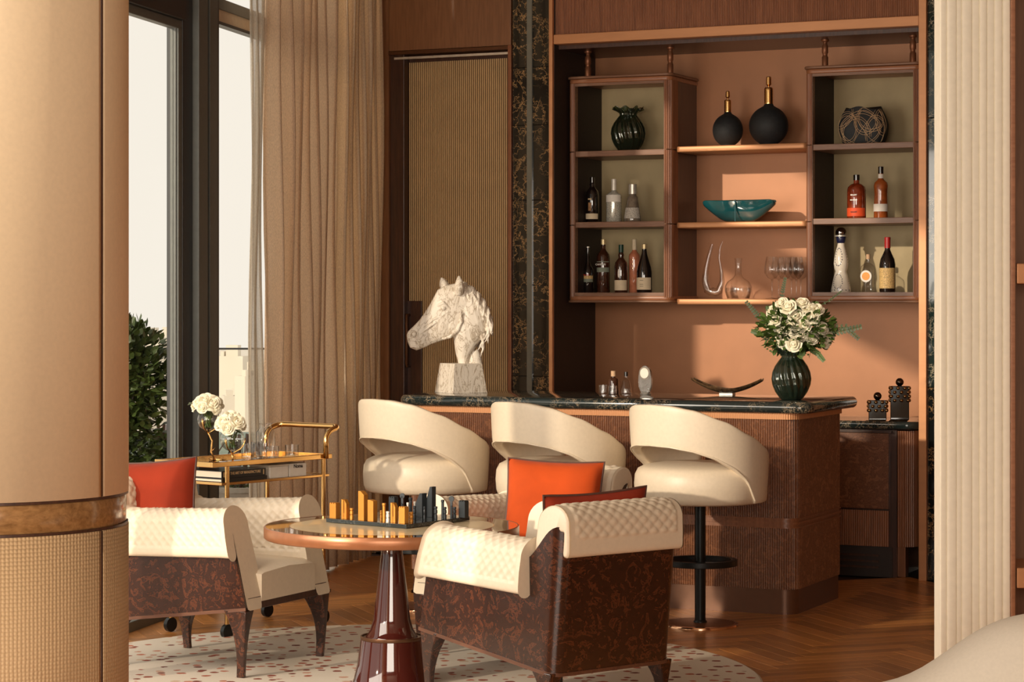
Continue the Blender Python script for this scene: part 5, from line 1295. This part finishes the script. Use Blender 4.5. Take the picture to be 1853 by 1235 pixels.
t = thing('carafe', 'taller clear glass carafe standing on the trolley among the tumblers', 'carafe', cloc(.565, .20, ZT1))
MB().lathe([(.001, .003), (.045, .003), (.047, .008), (.047, .13), (.030, .15), (.028, .165), (.034, .175)], 32, cap=False).build('glass_body', 'glass', t, ang=60)
# flower globes on branch stands
def globe(cx_, cy_, bx_, by_, R, label, fl_label, grp, pts_, seed):
    d = 12.35; base = VZ(bx_, by_, ZT1+.003); d = -SA*base.x+CA*base.y
    g = CP(cx_, cy_, d); t = thing('flower_stand', label, 'vase', base)
    gl = g-base; k = d/F; r = R*k
    rings = MB(); prof = [(r*sin(a), -r*cos(a)) for a in [pi*q/16*.80 for q in range(17)]]; prof[0] = (.0006, -r)
    rings.lathe(prof, 32, gl, cap=False).build('glass_globe', 'glass', t, ang=180)
    MB().lathe([(.0006, -r*.94)]+[(r*.92*sin(a), -r*.92*cos(a)) for a in [pi*q/10*.5 for q in range(1, 11)]]+[(.0006, 0)], 28, gl).build('water', 'water', t)
    L3 = CAM_R = W(1, 0); up = Vector((0, 0, 1))
    hub = gl-up*r*1.22
    br = MB()
    path = [L3*p[0]*k+up*p[1]*k for p in pts_]+[hub]; br.tube(path, [.004+.001*(len(path)-i)/len(path) for i in range(len(path))], 8)
    for q in range(3):
        a = q*2.1+.6; dv = Vector((cos(a), sin(a), 0))
        br.tube([path[0], path[0]+dv*.035+up*(-.0), path[0]+dv*.06], [.004, .003, .002], 6)
        br.tube([hub]+[gl+dv*(r+.004)*sin(th)-up*(r+.004)*cos(th) for th in (.35, .7, 1.05, 1.4, 1.65)], [.004, .004, .0035, .003, .0025, .002], 7)
    br.tube([path[1], path[1]+L3*.02+up*.02], [.003, .001], 6)
    tag(br.build('branch_stand', 'brass', t, ang=180))
    st_ = MB(); rr = random.Random(seed)
    for q in range(9):
        a = q*2.4; st_.tube([gl+Vector((.3*r*cos(a+2), .3*r*sin(a+2), -r*.7)), gl+Vector((.5*r*cos(a), .5*r*sin(a), r*.75))], .0022, 5)
    for q in range(26):
        v = Vector((rr.gauss(0, 1), rr.gauss(0, 1), rr.uniform(-.5, .3))).normalized(); vs, fs = leaf_verts(gl+up*r*.85+v*r*.4, v+Vector((0, 0, -.3)), Vector((0, 0, 1)), .035, .014); st_.add(vs, fs)
    tag(st_.build('stems', 'leaf', t, smooth=False), kind='stuff')
    return gl, k, base, d
def posy(spots_, d, cen_, lab, grp, i0):
    for i, (x, y, r, dd) in enumerate(spots_):
        p = CP(x, y, d+dd); xs = sorted(q[0] for q in spots_); nth = ('leftmost', 'second from left', 'third from left', 'fourth from left', 'fourth from right', 'third from right', 'second from right', 'rightmost')[min(7, sorted((q[0], n_) for n_, q in enumerate(spots_)).index((x, i)))]
        rose(p, r*d/F*1.1, (p-CP(*cen_, d))+W(0, -.03)+Vector((0, 0, .01)), lab+', '+nth, grp, i+i0)
g1 = globe(377, 760, 388, 832, 20, 'left clear globe vase held on a brass branch stand on the trolley', '', '', [(0, 0), (-6, 14), (-4, 34), (-10, 46)], 1)
g2 = globe(420, 795, 421, 836, 22, 'right clear globe vase held on a low brass branch stand on the trolley', '', '', [(0, 0), (0, 8)], 2)
posy([(352, 734, 10, 0), (361, 728, 11, -.03), (372, 724, 12, -.04), (384, 730, 13, -.05), (396, 729, 11, 0), (379, 722, 10, .05), (366, 738, 9, -.06), (392, 742, 8, -.05)], g1[3], (376, 738), 'white rose in the left globe vase on the trolley', 'white roses in the left globe vase', 3)
posy([(396, 768, 10, -.02), (405, 763, 11, -.05), (418, 754, 12, -.03), (430, 764, 12, -.06), (438, 768, 10, 0), (412, 775, 11, -.07), (425, 751, 10, .05), (398, 758, 9, .02)], g2[3], (417, 772), 'white rose in the right globe vase on the trolley', 'white roses in the right globe vase', 7)
m = MB().loft([[Vector((0, 0, 0)), Vector((.012, 0, .004)), Vector((.03, 0, .012)), Vector((.012, 0, .016))], [Vector((0, .002, 0)), Vector((.012, .012, .004)), Vector((.03, .002, .012)), Vector((.012, .008, .016))]], True).build('pale_leaf', 'leaf_euc', None, smooth=False)
m.location = CP(339, 734, g1[3]); tag(m, 'small pale pointed leaf sticking out left of the left globe posy', 'leaf')

# ================================================================= LEFT FOREGROUND COLUMN
cl = thing('round_column', 'round foreground column clad in cream leather above a wooden band and woven leather', 'column', W(-1.587, 7.0, 0), YAW)
sa = radians(-90+35); SRr = .4235
def arcwall(r, a0, a1, z0, z1, mb=None, n=64):
    mb = mb or MB(); return mb.loft([[Vector((r*cos(a0+(a1-a0)*q/n), r*sin(a0+(a1-a0)*q/n), z)) for q in range(n+1)] for z in (z0, z1)], False, False)
seam = -pi/2+math.asin(.90)
g_ = .009
for z0, z1, mt, nm in ((1.045, 4.15, 'column', 'leather_panel'), (0, .945, 'weave', 'woven_panel')):
    o1 = arcwall(SRr, seam+g_, seam+2*pi/3-g_, z0, z1); o1.build(nm, mt, cl, solid=.004)
    o2 = arcwall(SRr, seam-2*pi/3+g_, seam-g_, z0, z1).build(nm, mt, cl, solid=.004)
    arcwall(SRr, seam+2*pi/3+g_, seam+4*pi/3-g_, z0, z1).build(nm, mt, cl, solid=.004)
for o in kids(cl):                                       # unrolled UVs for the weave
    me = o.data; uvl = me.uv_layers.new(name='UVMap')
    for lp in me.loops:
        v = me.vertices[lp.vertex_index].co; a = (atan2(v.y, v.x)-seam-1.5) % (2*pi); uvl.data[lp.index].uv = (a*SRr, v.z)
MB().lathe([(SRr-.008, 0), (SRr-.008, 4.15)], 72).build('core', 'dark_wood', cl)
MB().lathe([(SRr-.006, .952), (SRr-.004, .955), (SRr-.004, 1.033), (SRr-.006, 1.036)], 96, cap=False).build('wood_band', 'band', cl)
for z0, z1 in ((0, .944), (1.046, 4.15)):
    arcwall(SRr+.0012, seam-.011, seam+.011, z0, z1, n=3).build('seam_strip', 'dark_wood', cl, solid=.003)
for z in (.945, 1.036): MB().lathe([(SRr-.002, z), (SRr+.001, z+.001), (SRr+.001, z+.008), (SRr-.002, z+.009)], 96, cap=False).build('band_edge', 'dark_wood', cl)

# ================================================================= RIGHT FOREGROUND: fluted pillar, shelves, sofa
pd = 7.8; L_ = lambda x: (x-CX)/F*pd
pil = struct(thing('wall_fluted_pillar', None, None, W(0, pd, 0), YAW))
MB().box(L_(1702.5), L_(1829), .008, .12, 0, 4.15).build('pillar_core', 'flute', pil, smooth=False)
n = 7; w_ = (L_(1829)-L_(1690))/n
edges = [1702, 1714, 1732, 1741, 1760, 1773, 1787, 1800, 1815, 1829]
for e0, e1 in zip(edges, edges[1:]):
    a, b = L_(e0)+.0004, L_(e1)-.0004; dd = .006 if e1-e0 > 13 else .003
    prof = [(a, .012)]+[(a+(b-a)*(.5-.5*cos(pi*q/8)), .008-dd*sin(pi*q/8)**.6) for q in range(9)]+[(b, .012)]
    MB().prism(prof, 0, 4.15).build('flute', 'flute', pil, ang=50)
MB().box(L_(1829), L_(1836), -.012, .12, 0, 4.15).build('wood_edge', 'shelf_lip', pil, smooth=False, bevel=.002)
ul = thing('shelf_unit', 'brown shelf unit with thick copper-toned shelves at the right edge behind the pillar', 'shelving', W(L_(1836), pd, 0), YAW)
MB().box(.001, .9, .28, .31, 0, 3.2).build('back_board', 'brown_wood', ul, smooth=False)
MB().box(.001, .004, .0, .28, 0, 3.2).build('side_board', 'brown_wood', ul, smooth=False)
for z in (.655, 1.678, 2.7): MB().box(.006, .9, -.01, .28, z, z+.068).build('shelf', 'copper', ul, smooth=False, bevel=.003)
# sofa (only its rounded back corner shows)
so = thing('sofa', 'off-white upholstered sofa back rounding across the bottom right corner', 'sofa', W(.87, 6.0, 0), YAW)
rings = []
for q in range(25):
    u = q/24; x = .0+1.6*u
    top_ = .62+.205*(1/(1+math.exp(-(x-.27)/.065)))
    r_ = []
    for j in range(20):
        a = 2*pi*j/20; n_ = 3.0
        cx_ = abs(cos(a))**(2/n_)*(1 if cos(a) >= 0 else -1); sz = abs(sin(a))**(2/n_)*(1 if sin(a) >= 0 else -1)
        r_.append(Vector((x, .15*cx_*(1 if u > .04 else .6), .10+(top_-.10)*(.5+.5*sz))))
    rings.append(r_)
MB().loft(rings).build('backrest', 'sofa', so, ang=180, sub=1)
m = MB().box(.1, 1.6, -.85, -.12, .12, .44).build('seat', 'sofa', so, bevel=.04, seg=3)
for x, y in ((.15, .05), (1.5, .05), (.15, -.78), (1.5, -.78)): MB().lathe([(.02, 0), (.025, .125)], 12, (x, y, 0)).build('leg', 'dark_wood', so)
